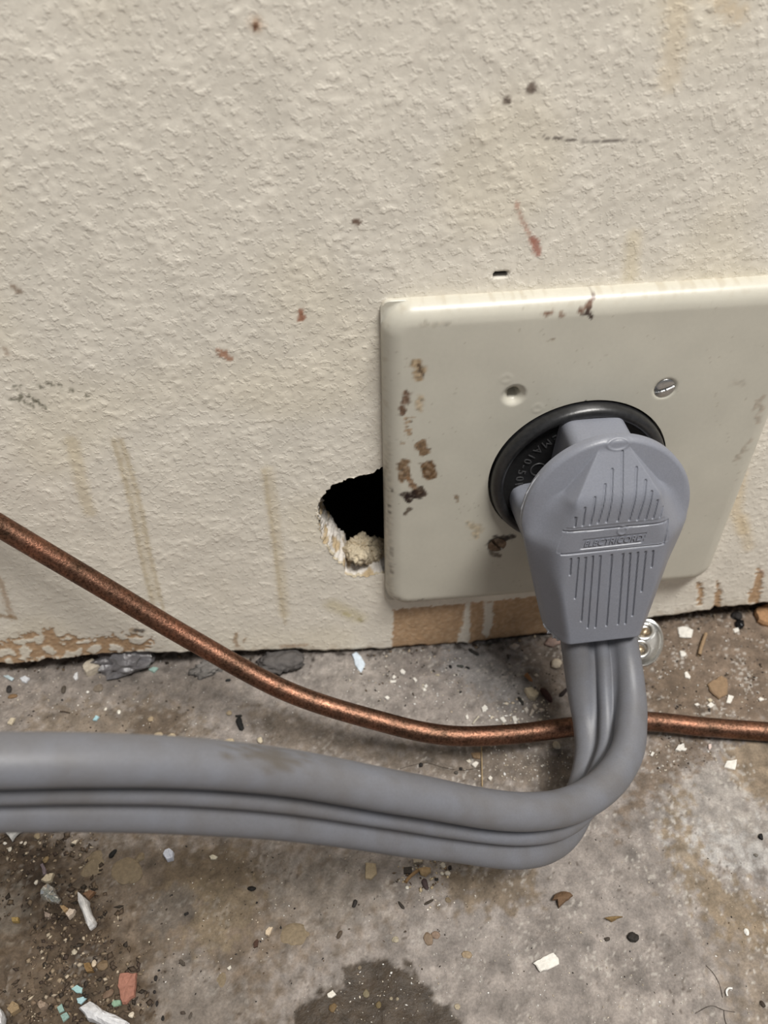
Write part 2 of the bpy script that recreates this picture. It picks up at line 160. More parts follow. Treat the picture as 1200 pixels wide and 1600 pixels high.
('pebble','pebble','pebble',[-168.49,-75.35],[0.53,0.71],[0.8,0],(208,200,186),'white pebble left of the cream angular stone chip',None,'matte'),
('stone_chip','stone','chip',[-70.04,-81.46],[[-1.42,2.68],[1.71,2.37],[1.67,-0.75],[-0.17,-2.46],[-1.79,-1.83]],[1.0,2],(160,144,118),'rough tan stone just below the cord, left of the debris cluster',None,'matte'),
('stone_chip','stone','chip',[-55.55,-79.36],[[-1.36,0.92],[1.41,0.39],[1.36,-0.72],[-1.41,-0.59]],[1.2,4],(178,166,148),'oblong cream stone at the top of the debris cluster under the cord',None,'matte'),
('dry_petal','petal','chip',[-53.8,-83.04],[[-1.76,0.73],[-0.19,1.54],[1.87,0.61],[1.66,-0.81],[-0.1,-1.34],[-1.47,-0.73]],[0.8,12],(166,140,104),'pale tan dry petal in the debris cluster under the cord',None,'matte'),
('straw','straw','strand',[[-60.06,-85.41],[-58.67,-83.9],[-57.09,-82.87],[-55.44,-82.08]],[0.5],[0.6],(140,112,78),'bent tan straw at the left of the dry petal under the cord',None,'matte'),
('plaster_crumb','crumb','pebble',[-48.14,-81.48],[0.77,0.87],[0.8,0],(208,200,186),'white crumb at the right end of the debris cluster, upper of three','white crumbs at the right end of the debris cluster','matte'),
('plaster_crumb','crumb','pebble',[-48.85,-83.9],[0.58,0.57],[0.8,0],(208,200,186),'white crumb at the right end of the debris cluster, lower left of three','white crumbs at the right end of the debris cluster','matte'),
('plaster_crumb','crumb','pebble',[-47.13,-83.79],[0.86,0.62],[0.8,0],(208,200,186),'white crumb at the right end of the debris cluster, lower right of three','white crumbs at the right end of the debris cluster','matte'),
('plaster_crumb','crumb','pebble',[-59.75,-86.84],[0.57,0.46],[0.8,0],(225,220,208),'single white grain below the bent straw under the cord',None,'matte'),
('pebble','pebble','pebble',[-74.19,-113.33],[0.87,0.93],[0.4,0],(120,110,88),'pale olive pebble in the middle of the dark wet stain',None,'matte'),
('pebble','pebble','pebble',[-71.13,-116.49],[0.86,1.06],[0.4,0],(104,90,62),'yellowish pebble in the dark wet stain, near the bottom edge',None,'matte'),
('pebble','pebble','pebble',[-83.37,-116.05],[1.03,1.06],[0.4,0],(108,88,60),'ochre pebble at the left side of the dark wet stain',None,'matte'),
('pebble','pebble','pebble',[-67.54,-115.31],[0.52,0.38],[0.4,0],(150,138,118),'left of a pair of tiny pale pebbles in the dark wet stain',None,'matte'),
('pebble','pebble','pebble',[-65.97,-115.62],[0.43,0.38],[0.4,0],(150,138,118),'right of a pair of tiny pale pebbles in the dark wet stain',None,'matte'),
('pebble','pebble','pebble',[-50.02,-119.06],[0.73,0.76],[0.4,0],(165,152,130),'pale pebble just right of the dark wet stain',None,'matte'),
('pebble','pebble','pebble',[-75.51,-106.79],[0.53,0.48],[0.4,0],(120,108,90),'small dull pebble at the top of the dark wet stain',None,'matte'),
('pebble','pebble','pebble',[-45.21,-106.55],[1.34,1.07],[0.35,0],(150,132,108),'ringed tan pebble set in the concrete at the end of the curved crack',None,'matte'),
('pebble','pebble','pebble',[-55.35,-101.53],[1.27,1.69],[0.35,0],(128,110,92),'left of two brownish pebbles set in the concrete above the wet stain',None,'matte'),
('pebble','pebble','pebble',[-53.07,-100.99],[1.27,1.1],[0.35,0],(134,114,98),'right of two brownish pebbles set in the concrete above the wet stain',None,'matte'),
('pebble','pebble','pebble',[-64.76,-100.67],[1.0,0.84],[0.35,0],(160,150,130),'pale round pebble set in the concrete above the wet stain',None,'matte'),
('plaster_crumb','crumb','chip',[-164.57,0.43],[[-2.94,-0.2],[-1.51,2.17],[0.62,3.09],[3.42,-0.33],[1.63,-1.6],[-1.22,-3.13]],[3.4,6],(205,194,176),'cream plaster lump by the wall at left, in front of the clear plastic wad',None,'matte'),
('glass_piece','glass','chip',[-142.65,-0.94],[[-1.84,-0.03],[-0.12,0.97],[1.66,0.4],[0.3,-1.34]],[0.9,6],(170,200,190),'pale green glass bit by the wall, left of the copper tube',None,'matte'),
('dark_flake','flake','chip',[-147.45,-0.37],[[-1.76,0.62],[0.22,0.82],[1.35,-0.05],[0.19,-1.38]],[0.9,6],(28,34,34),'black flake beside the pale green glass bit',None,'matte'),
('paint_chip','paint chip','chip',[-187.9,-1.96],[[-1.81,0.62],[-0.05,1.4],[1.68,0.31],[0.85,-1.49],[-0.67,-0.84]],[0.9,8],(212,214,218),'blue-white chip by the wall near the left picture edge',None,'matte'),
('paint_chip','paint chip','chip',[-193.44,-0.77],[[-2.32,1.02],[-0.81,1.2],[1.93,-0.65],[1.2,-1.57]],[0.7,8],(190,204,208),'pale blue chip by the wall at the very left',None,'matte'),
('paint_chip','paint chip','chip',[-169.75,-2.31],[[-0.9,-0.45],[-0.36,1.32],[0.43,1.61],[0.85,-0.86],[-0.02,-1.62]],[0.9,8],(226,226,226),'white pointed chip left of the cream plaster lump',None,'matte'),
('paint_chip','paint chip','chip',[-188.2,-19.57],[[-1.14,-0.9],[-0.45,1.39],[1.09,1.15],[0.5,-1.64]],[0.8,6],(190,178,156),'cream diamond chip just above the cord at far left',None,'matte'),
('paint_flake','flake','chip',[-160.0,-20.35],[[-1.04,-0.67],[-0.14,1.18],[0.99,0.45],[0.19,-0.96]],[0.7,6],(164,200,208),'bright turquoise flake just above the cord at left',None,'matte'),
('plaster_crumb','crumb','pebble',[-152.63,-18.29],[0.61,0.73],[0.8,0],(232,228,216),'round white grain above the cord, right of the turquoise flake',None,'matte'),
('plaster_crumb','crumb','pebble',[-157.57,-16.47],[0.61,0.6],[0.8,0],(226,220,206),'white grain above and right of the turquoise flake',None,'matte'),
('plaster_crumb','crumb','pebble',[-164.85,-8.81],[0.62,0.62],[0.8,0],(230,226,218),'white grain in the pale hollow below the cream plaster lump',None,'matte'),
('pebble','pebble','pebble',[-161.17,-7.19],[1.92,1.67],[0.4,20],(128,116,102),'smooth grey-brown pebble set in the floor below the cream plaster lump',None,'matte'),
('pebble','pebble','pebble',[-190.21,-8.91],[1.54,0.9],[0.5,0],(126,100,72),'flat rusty pebble at the left picture edge above the cord',None,'matte'),
('pebble','pebble','pebble',[-114.31,-33.05],[1.95,0.92],[0.6,0],(186,170,142),'flat cream pebble touching the top of the cord',None,'matte'),
('pebble','pebble','pebble',[-103.79,-33.21],[0.87,1.23],[0.8,0],(196,184,160),'cream pebble just above the cord, right of the black pellet',None,'matte'),
('pebble','pebble','pebble',[-133.89,-29.26],[1.41,1.25],[0.7,0],(178,162,136),'tan pebble touching the top of the cord at left',None,'matte'),
('pebble','pebble','pebble',[-114.48,-22.02],[1.0,0.84],[0.6,0],(166,150,124),'tan pebble left of the black pellet, above the cord',None,'matte'),
('pebble','pebble','pebble',[-138.02,-28.04],[1.41,1.07],[0.6,0],(172,156,132),'oval tan pebble in the dark patch above the cord at left',None,'matte'),
('pebble','pebble','pebble',[-141.54,-21.83],[1.1,0.97],[0.6,0],(160,142,116),'small tan pebble at the top of the dark patch above the cord',None,'matte'),
('rock','rock','pebble',[-97.44,-3.08],[7.95,4.41],[0.7,0],(92,88,86),'dark grey concrete rock half under the wall, upper right of the cut copper tube',None,'matte'),
('rock','rock','pebble',[-122.54,-1.93],[6.43,3.56],[0.5,10],(120,116,112),'grey concrete lump under the left of the copper tube at the wall',None,'matte'),
('plaster_crumb','crumb','pebble',[-3.88,-45.65],[1.08,1.4],[0.8,0],(200,190,172),'cream crumb in front of the copper tube just left of the cord',None,'matte'),
('paint_chip','paint chip','chip',[-32.33,-48.98],[[-1.29,-0.07],[0.23,1.03],[1.27,0.38],[-0.21,-1.35]],[0.8,8],(222,216,206),'white chip left of the upright straw, in front of the copper tube',None,'matte'),
('paint_chip','paint chip','chip',[-34.13,-47.45],[[-1.0,0.2],[0.33,0.69],[0.84,-0.18],[-0.17,-0.71]],[0.6,6],(214,206,192),'small cream chip upper left of the upright straw',None,'matte'),
('paint_chip','paint chip','chip',[-28.55,-55.31],[[-0.82,0.06],[0.14,0.83],[0.73,0.07],[-0.05,-0.97]],[0.8,8],(222,216,206),'white chip right of the upright straw, close above the cord',None,'matte'),
('stone_chip','stone','chip',[-31.48,-46.03],[[-1.59,1.02],[1.74,0.93],[1.06,-1.37],[-1.21,-0.58]],[0.8,4],(150,126,98),'tan stone chip behind the upright straw at the copper tube',None,'matte'),
('dropping','pellet','pellet',[-51.12,-48.11],[-49.84,-48.42],[1.47],(30,26,24),'black grain at the left end of the fine dark hair',None,'matte'),
('dropping','pellet','pellet',[-37.93,-50.11],[-36.8,-50.23],[1.14],(30,26,24),'black grain at the right end of the fine dark hair',None,'matte'),
('dropping','pellet','pellet',[-39.79,-51.42],[-38.54,-51.73],[1.3],(84,78,72),'grey grain just below the fine dark hair',None,'matte')]
AGG=[[-143.7,-75.2,4.4,4.0],[-152.3,-71.4,3.8,4.7],[-139.2,-70.6,1.7,1.4],[-114.7,-106.8,2.4,2.4],[-105.2,-78.2,0.6,0.6],[-92.0,-97.0,4.0,3.0],[-141.2,-76.8,1.5,1.5],[-48.2,-91.2,1.1,0.9]]
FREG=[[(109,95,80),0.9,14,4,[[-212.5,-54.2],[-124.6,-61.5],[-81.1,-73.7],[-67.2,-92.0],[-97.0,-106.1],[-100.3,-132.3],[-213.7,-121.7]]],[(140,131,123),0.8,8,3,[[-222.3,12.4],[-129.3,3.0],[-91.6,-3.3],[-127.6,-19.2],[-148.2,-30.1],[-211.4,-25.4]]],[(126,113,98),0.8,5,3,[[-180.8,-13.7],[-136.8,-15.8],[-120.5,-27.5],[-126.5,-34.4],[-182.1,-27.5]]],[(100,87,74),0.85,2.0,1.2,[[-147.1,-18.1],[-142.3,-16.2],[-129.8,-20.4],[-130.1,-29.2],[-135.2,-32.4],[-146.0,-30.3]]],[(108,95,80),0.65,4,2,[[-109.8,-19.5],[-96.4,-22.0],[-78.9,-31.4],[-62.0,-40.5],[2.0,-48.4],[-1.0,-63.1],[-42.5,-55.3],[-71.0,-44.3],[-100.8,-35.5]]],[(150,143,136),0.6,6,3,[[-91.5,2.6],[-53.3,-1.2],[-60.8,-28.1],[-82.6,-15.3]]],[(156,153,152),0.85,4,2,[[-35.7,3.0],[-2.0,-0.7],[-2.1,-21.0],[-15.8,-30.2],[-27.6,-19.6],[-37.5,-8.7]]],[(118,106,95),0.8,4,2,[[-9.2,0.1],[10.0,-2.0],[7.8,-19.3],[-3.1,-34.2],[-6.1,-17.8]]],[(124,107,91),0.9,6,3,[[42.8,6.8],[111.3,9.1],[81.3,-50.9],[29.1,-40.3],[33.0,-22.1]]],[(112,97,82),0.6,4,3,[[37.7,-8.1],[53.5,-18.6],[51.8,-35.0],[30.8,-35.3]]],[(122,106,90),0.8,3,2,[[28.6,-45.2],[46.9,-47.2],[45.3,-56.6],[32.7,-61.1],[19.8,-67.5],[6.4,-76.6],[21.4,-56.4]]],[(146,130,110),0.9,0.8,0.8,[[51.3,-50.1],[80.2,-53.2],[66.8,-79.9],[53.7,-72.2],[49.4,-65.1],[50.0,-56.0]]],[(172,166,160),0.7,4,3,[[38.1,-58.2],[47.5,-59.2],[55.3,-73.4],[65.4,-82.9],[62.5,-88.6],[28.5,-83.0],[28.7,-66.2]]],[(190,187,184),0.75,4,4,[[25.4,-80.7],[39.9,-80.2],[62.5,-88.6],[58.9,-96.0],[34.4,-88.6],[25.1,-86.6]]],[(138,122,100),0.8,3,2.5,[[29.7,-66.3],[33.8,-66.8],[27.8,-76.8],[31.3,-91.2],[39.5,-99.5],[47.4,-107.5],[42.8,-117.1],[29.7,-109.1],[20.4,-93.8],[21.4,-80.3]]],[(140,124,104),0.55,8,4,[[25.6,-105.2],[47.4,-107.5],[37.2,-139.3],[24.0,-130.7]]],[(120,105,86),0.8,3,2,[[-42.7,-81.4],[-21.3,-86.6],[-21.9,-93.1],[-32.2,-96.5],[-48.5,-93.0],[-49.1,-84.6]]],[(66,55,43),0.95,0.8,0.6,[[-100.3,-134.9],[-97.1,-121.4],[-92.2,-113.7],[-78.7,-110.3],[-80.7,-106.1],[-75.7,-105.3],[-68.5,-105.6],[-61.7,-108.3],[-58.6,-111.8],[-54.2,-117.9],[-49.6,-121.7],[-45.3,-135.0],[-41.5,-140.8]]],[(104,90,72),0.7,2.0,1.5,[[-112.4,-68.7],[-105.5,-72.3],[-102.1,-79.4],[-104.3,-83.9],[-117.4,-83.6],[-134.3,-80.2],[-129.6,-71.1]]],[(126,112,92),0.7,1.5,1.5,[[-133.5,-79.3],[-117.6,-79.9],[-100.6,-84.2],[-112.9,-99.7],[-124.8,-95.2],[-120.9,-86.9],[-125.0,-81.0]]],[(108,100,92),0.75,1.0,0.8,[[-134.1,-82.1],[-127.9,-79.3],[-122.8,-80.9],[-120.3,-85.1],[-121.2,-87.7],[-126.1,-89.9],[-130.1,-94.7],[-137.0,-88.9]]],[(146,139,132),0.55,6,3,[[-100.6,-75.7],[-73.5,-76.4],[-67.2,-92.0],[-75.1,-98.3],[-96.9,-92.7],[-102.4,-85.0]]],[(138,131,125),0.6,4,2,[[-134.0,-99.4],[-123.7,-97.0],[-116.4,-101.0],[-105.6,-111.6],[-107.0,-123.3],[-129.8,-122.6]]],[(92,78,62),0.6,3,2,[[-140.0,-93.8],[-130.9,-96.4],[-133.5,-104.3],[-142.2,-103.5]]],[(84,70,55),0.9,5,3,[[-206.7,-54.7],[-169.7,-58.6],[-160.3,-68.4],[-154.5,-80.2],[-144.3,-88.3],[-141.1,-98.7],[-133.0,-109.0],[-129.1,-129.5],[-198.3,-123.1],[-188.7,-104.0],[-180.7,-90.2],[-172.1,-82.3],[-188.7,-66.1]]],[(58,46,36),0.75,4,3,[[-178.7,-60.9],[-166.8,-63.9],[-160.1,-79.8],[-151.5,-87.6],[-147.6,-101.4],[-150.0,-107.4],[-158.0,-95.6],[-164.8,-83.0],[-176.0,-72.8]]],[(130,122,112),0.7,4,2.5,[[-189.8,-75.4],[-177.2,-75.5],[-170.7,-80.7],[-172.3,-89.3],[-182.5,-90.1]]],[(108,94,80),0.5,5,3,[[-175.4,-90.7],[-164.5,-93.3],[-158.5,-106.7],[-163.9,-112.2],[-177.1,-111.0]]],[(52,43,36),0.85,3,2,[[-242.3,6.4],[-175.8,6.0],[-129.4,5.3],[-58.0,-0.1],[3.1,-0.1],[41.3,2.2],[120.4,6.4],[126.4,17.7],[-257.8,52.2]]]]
HOLE=[[-56.8,2.7],[-60.7,0.1],[-64.6,-0.5],[-69.5,-2.3],[-72.8,-3.6],[-76.6,-8.1],[-77.9,-12.3],[-77.9,-16.3],[-77.2,-26.4],[-75.2,-33.1],[-72.8,-37.1],[-70.9,-40.7],[-70.4,-44.3],[-67.7,-45.6],[-63.3,-46.1],[-61.1,-45.1],[-56.1,-45.1]]
ZB=[[-194.3,-75.4],[-185.9,-76.7],[-177.6,-74.9],[-172.2,-75.7],[-160.9,-75.1],[-149.7,-75.2],[-127.6,-78.1],[-104.9,-80.6],[-88.7,-81.8],[-86.4,-83.3],[-58.0,-86.2],[-48.4,-86.4],[-33.8,-87.0],[-25.3,-87.0],[-14.3,-86.6],[2.8,-85.9],[15.1,-85.7],[39.1,-81.7],[48.9,-81.1],[66.2,-80.4],[67.1,-77.6],[69.1,-79.3],[88.2,-78.8]]
PEEL=[[0.8,1,[[-203.4,-64.1],[-190.6,-64.2],[-180.8,-60.3],[-172.8,-58.6],[-166.3,-62.3],[-163.0,-66.3],[-151.8,-65.4],[-142.0,-65.7],[-139.7,-70.4],[-141.5,-73.8],[-152.1,-76.0],[-168.0,-76.7],[-180.9,-74.8],[-191.1,-79.0],[-208.6,-78.2]]],[0.25,1,[[-54.3,-64.5],[-30.1,-64.5],[-2.3,-63.9],[12.9,-63.4],[17.0,-89.9],[3.3,-89.9],[-33.8,-88.5],[-55.1,-89.4]]],[0.2,0,[[-28.5,-64.7],[-26.6,-64.9],[-25.6,-89.7],[-30.8,-89.0],[-30.1,-83.2],[-28.6,-75.9]]],[0.2,0,[[-21.8,-64.9],[-18.5,-64.6],[-17.5,-77.4],[-18.8,-86.0],[-21.0,-82.6],[-21.1,-71.4]]],[0.3,1,[[56.7,-64.3],[58.6,-64.2],[60.2,-68.3],[61.7,-76.8],[60.0,-77.0],[58.5,-69.2]]],[0.3,1,[[64.0,-63.5],[66.0,-68.3],[67.5,-69.2],[69.5,-77.9],[71.6,-83.8],[68.0,-83.3],[65.8,-73.7],[65.5,-70.1]]],[0.3,1,[[77.6,-58.6],[81.0,-62.5],[83.7,-72.4],[84.7,-78.7],[80.5,-78.9],[79.0,-71.8],[79.4,-68.2]]],[0.3,1,[[88.5,-58.9],[93.4,-61.2],[99.3,-81.8],[94.6,-81.1]]],[0.3,1,[[3.8,-84.1],[5.3,-80.5],[7.6,-84.6],[7.3,-90.5],[4.6,-90.1]]]]
WST=[[(170,155,125),0.5,0.5,0.6,0.5,[[-132.2,18.6],[-132.4,6.9],[-132.9,-5.7],[-134.3,-20.5],[-135.7,-46.1],[-136.0,-57.7]]],[(170,155,125),0.5,0.5,0.6,0.5,[[-130.1,18.4],[-129.8,5.4],[-130.3,-8.6],[-131.6,-23.6],[-132.6,-46.5],[-133.2,-58.1]]],[(190,176,146),0.35,1.4,1.5,0.5,[[-131.1,18.5],[-131.3,5.5],[-131.8,-8.4],[-133.0,-24.9],[-134.4,-47.9]]],[(190,176,146),0.5,1.6,1.5,0.5,[[-143.4,19.6],[-144.1,10.4],[-145.3,0.7],[-145.4,-7.0]]],[(170,155,125),0.45,0.5,0.6,0.5,[[-92.3,4.2],[-92.3,-12.6],[-92.5,-29.6],[-93.0,-54.9],[-92.9,-67.1]]],[(190,176,146),0.4,1.5,1.5,0.5,[[-91.2,4.1],[-91.3,-12.7],[-91.6,-32.7],[-92.8,-61.8]]],[(196,172,128),0.28,2.0,2.5,1,[[4.0,123.1],[5.4,115.2],[6.3,108.0],[6.5,104.9]]],[(190,160,112),0.35,1.2,2,1,[[11.0,121.8],[14.6,118.5],[18.5,116.8]]],[(196,180,140),0.35,1.5,2,0.5,[[5.7,69.8],[7.0,59.5]]],[(196,172,128),0.4,1.6,2,0.5,[[57.5,-11.8],[61.0,-29.0],[66.1,-38.6]]],[(176,130,84),0.7,0.5,1.8,0.5,[[-80.7,118.6],[-80.5,118.4]]],[(96,60,36),0.95,0.55,0.4,0.5,[[-80.7,118.6],[-80.6,118.5]]],[(92,66,50),0.9,0.7,0.4,0.5,[[-62.1,77.3],[-62.0,77.1]]],[(80,64,54),0.85,0.8,0.5,0.5,[[-28.9,102.4],[-28.7,102.4]]],[(84,66,56),0.85,0.9,0.5,0.5,[[-23.8,104.6],[-23.5,104.4]]],[(78,68,64),0.9,0.16,0.25,0.2,[[-20.1,95.0],[-19.5,94.3],[-16.0,93.8],[-11.6,93.1],[-4.9,92.8],[0.3,92.5],[4.1,92.4]]],[(168,128,110),0.7,0.35,0.4,0.5,[[-24.7,80.0],[-22.9,76.2],[-21.1,72.6],[-19.4,69.9]]],[(150,88,72),0.8,0.9,0.5,0.5,[[-19.3,70.3],[-18.5,68.7],[-18.0,67.2]]],[(140,90,66),0.9,0.7,0.4,0.5,[[-77.3,54.9],[-76.9,53.6],[-77.2,52.7]]],[(158,116,92),0.85,0.5,0.3,0.5,[[-99.2,45.5],[-97.5,44.8]]],[(158,116,92),0.85,0.8,0.4,0.5,[[-98.6,44.3],[-97.0,43.4],[-96.8,42.8]]],[(84,82,66),0.75,0.35,0.3,0.5,[[-152.8,38.8],[-151.3,38.5]]],[(84,82,66),0.75,0.35,0.3,0.5,[[-152.1,36.9],[-152.0,35.3]]],[(84,82,66),0.75,0.35,0.3,0.5,[[-150.2,35.2],[-148.3,33.4]]],[(84,82,66),0.75,0.35,0.3,0.5,[[-149.4,34.1],[-146.9,31.2]]],[(84,82,66),0.75,0.35,0.3,0.5,[[-154.7,34.9],[-152.9,34.6]]],[(84,82,66),0.75,0.35,0.3,0.5,[[-151.8,33.7],[-150.3,32.3]]],[(84,82,66),0.75,0.35,0.3,0.5,[[-146.6,38.9],[-146.3,37.7]]],[(84,82,66),0.75,0.35,0.3,0.5,[[-144.1,39.1],[-143.1,38.6]]],[(84,82,66),0.75,0.35,0.3,0.5,[[-141.6,38.1],[-140.9,37.2]]],[(84,82,66),0.75,0.35,0.3,0.5,[[-139.1,36.7],[-138.4,36.0]]],[(84,82,66),0.75,0.35,0.3,0.5,[[-135.5,34.4],[-135.1,34.1]]],[(150,120,86),0.6,0.6,1.0,0.6,[[-180.1,-32.6],[-182.6,-51.5]]],[(140,112,80),0.7,0.8,0.6,0.5,[[-185.9,-50.0],[-181.8,-51.6]]],[(140,110,76),0.7,0.6,0.4,0.5,[[-110.4,-70.1],[-111.8,-73.6],[-110.9,-77.4]]],[(140,110,76),0.6,0.4,0.3,0.5,[[-107.6,-73.1],[-108.4,-75.2]]],[(170,160,110),0.6,0.6,0.6,0.5,[[-71.8,-63.9],[-70.3,-65.5]]],[(150,142,100),0.7,0.8,0.4,0.5,[[-66.5,-68.2],[-66.1,-69.0]]],[(180,168,128),0.5,2,3,0.5,[[-75.6,-58.9],[-66.9,-67.0]]],[(196,176,140),0.4,1.6,2,0.5,[[70.9,-47.0],[64.2,-32.3]]],[(170,118,84),0.6,0.5,0.4,0.5,[[79.3,-60.2],[81.2,-63.2]]],[(150,120,84),0.6,1.0,0.6,0.5,[[-145.9,-63.4],[-144.2,-63.6]]],[(90,84,78),0.9,0.9,0.6,0.5,[[-144.4,-63.6],[-142.3,-64.2]]],[(150,112,76),0.5,0.8,0.8,0.5,[[-95.5,-79.7],[-86.6,-80.2]]],[(120,98,80),0.8,0.5,0.6,0.5,[[-144.3,66.2],[-143.2,65.0]]],[(150,128,110),0.6,0.5,0.6,0.5,[[-151.5,49.8],[-151.3,48.5]]]]
PST=[[(150,122,84),0.8,1.4,0.8,0.6,[[-48.8,41.4],[-47.5,39.9],[-47.6,37.4]]],[(66,44,26),0.8,0.35,0.4,0.6,[[-47.5,40.5],[-46.8,37.9]]],[(96,62,36),0.9,0.9,0.6,0.6,[[-50.6,32.1],[-51.5,28.6],[-52.2,25.9]]],[(170,146,112),0.7,0.8,0.8,0.6,[[-47.5,30.4],[-47.2,27.0]]],[(140,108,72),0.75,0.35,0.4,0.6,[[-51.1,23.7],[-49.5,24.0]]],[(140,108,72),0.75,0.35,0.4,0.6,[[-51.1,22.3],[-49.5,22.6]]],[(140,108,72),0.75,0.35,0.4,0.6,[[-51.1,21.0],[-49.5,21.3]]],[(140,108,72),0.75,0.35,0.4,0.6,[[-51.1,19.7],[-49.5,20.0]]],[(140,108,72),0.75,0.35,0.4,0.6,[[-51.1,18.3],[-49.4,18.6]]],[(112,82,48),0.9,1.6,0.5,0.6,[[-46.7,14.3],[-45.7,11.9]]],[(104,74,40),0.95,2.0,0.5,0.6,[[-44.6,6.3],[-43.8,2.8]]],[(112,82,48),0.9,1.7,0.5,0.6,[[-51.6,7.7],[-51.4,2.8]]],[(120,86,52),0.9,0.8,0.6,0.6,[[-49.8,1.4],[-48.3,-2.5]]],[(44,30,20),1,1.7,0.5,0.6,[[-50.9,-4.8],[-49.8,-5.7],[-47.5,-4.4]]],[(60,40,24),0.95,1.2,0.5,0.6,[[-46.9,-2.7],[-45.9,-4.6]]],[(66,44,26),0.85,0.6,0.5,0.6,[[-49.7,-10.2],[-51.1,-12.2]]],[(120,92,60),0.6,0.3,0.3,0.6,[[-52.1,15.2],[-51.4,15.0]]],[(110,84,56),0.8,0.5,0.4,0.6,[[-35.6,-6.2],[-34.9,-8.3]]],[(170,148,112),0.55,1.2,1.0,0.6,[[-30.5,-19.1],[-27.7,-21.1],[-28.7,-24.4]]],[(40,30,24),0.9,1.2,0.6,0.8,[[-23.1,-28.5],[-21.6,-25.8],[-18.6,-26.7]]],[(34,26,22),0.95,1.0,0.4,0.5,[[-18.2,-26.7],[-16.4,-25.8]]],[(70,54,42),0.8,0.9,0.5,0.6,[[-23.3,-30.3],[-22.2,-33.4],[-20.1,-34.3]]],[(96,58,34),0.9,0.5,0.5,0.6,[[-16.4,53.1],[-14.1,53.5]]],[(90,52,30),0.9,0.6,0.4,0.6,[[-6.5,53.3],[-4.8,54.6],[-3.4,56.3]]],[(50,30,22),0.95,0.7,0.4,0.6,[[-5.1,52.9],[-4.1,52.4]]],[(110,74,50),0.7,0.4,0.4,0.6,[[-11.9,53.7],[-11.1,52.5]]],[(120,96,74),0.7,0.25,0.3,0.6,[[-13.5,45.9],[-13.0,46.0]]],[(150,140,124),0.4,0.6,0.5,0.6,[[-47.0,52.7],[-40.6,52.6]]],[(168,158,140),0.3,0.9,1.2,0.3,[[-56.1,14.0],[-56.0,-10.9],[-56.1,-39.8],[-55.5,-51.1]]],[(60,48,38),0.7,0.3,0.3,0.3,[[-55.8,-9.6],[-55.8,-12.5]]],[(60,48,38),0.8,0.3,0.3,0.6,[[-55.4,-2.6],[-54.4,-3.7]]],[(80,66,54),0.5,0.3,0.4,0.3,[[-55.3,-27.7],[-55.2,-31.3]]],[(80,66,54),0.5,0.35,0.4,0.3,[[-55.4,-36.7],[-55.2,-39.2]]],[(60,56,50),0.8,0.3,0.25,0.6,[[-46.1,-53.6],[-44.8,-52.8]]],[(150,138,120),0.6,0.8,1,1,[[-53.8,-52.3],[-49.4,-54.9],[-36.0,-57.0]]],[(150,130,112),0.5,0.5,0.8,1,[[50.1,18.3],[50.6,22.7],[52.8,13.4]]],[(140,122,104),0.45,0.5,0.8,1,[[50.0,-0.8],[52.2,6.4]]],[(160,150,136),0.35,0.8,0.8,0.6,[[40.6,28.4],[43.5,27.6]]]]
GROOVES=[[-11.74,-9.36,-11.69,-14.82],[-9.65,-9.37,-9.71,-23.41],[-7.61,-9.44,-7.35,-32.19],[-5.63,-9.36,-5.23,-35.06],[-3.53,-9.44,-2.93,-35.25],[-0.35,-9.53,0.37,-35.12],[2.83,-9.61,3.8,-35.08],[4.83,-9.75,5.99,-35.17],[7.0,-9.76,7.81,-32.35],[9.16,-9.78,9.55,-23.58],[11.27,-9.79,11.51,-15.2],[-11.19,4.03,-11.29,1.32],[-8.93,6.81,-9.21,1.44],[-6.18,9.29,-7.19,1.57],[-3.19,12.04,-5.11,1.82],[-0.96,15.32,-2.8,1.78],[2.14,19.21,0.24,1.71],[5.53,15.19,3.45,1.62],[7.65,11.97,5.68,1.4],[9.02,9.28,7.92,1.24],[10.69,6.68,9.96,1.31],[12.58,3.88,12.02,1.24]]
FRAME=[[-13.95,-0.3,14.84,-0.77],[14.84,-0.77,14.16,-7.78],[-14.37,-7.63,14.16,-7.78]]
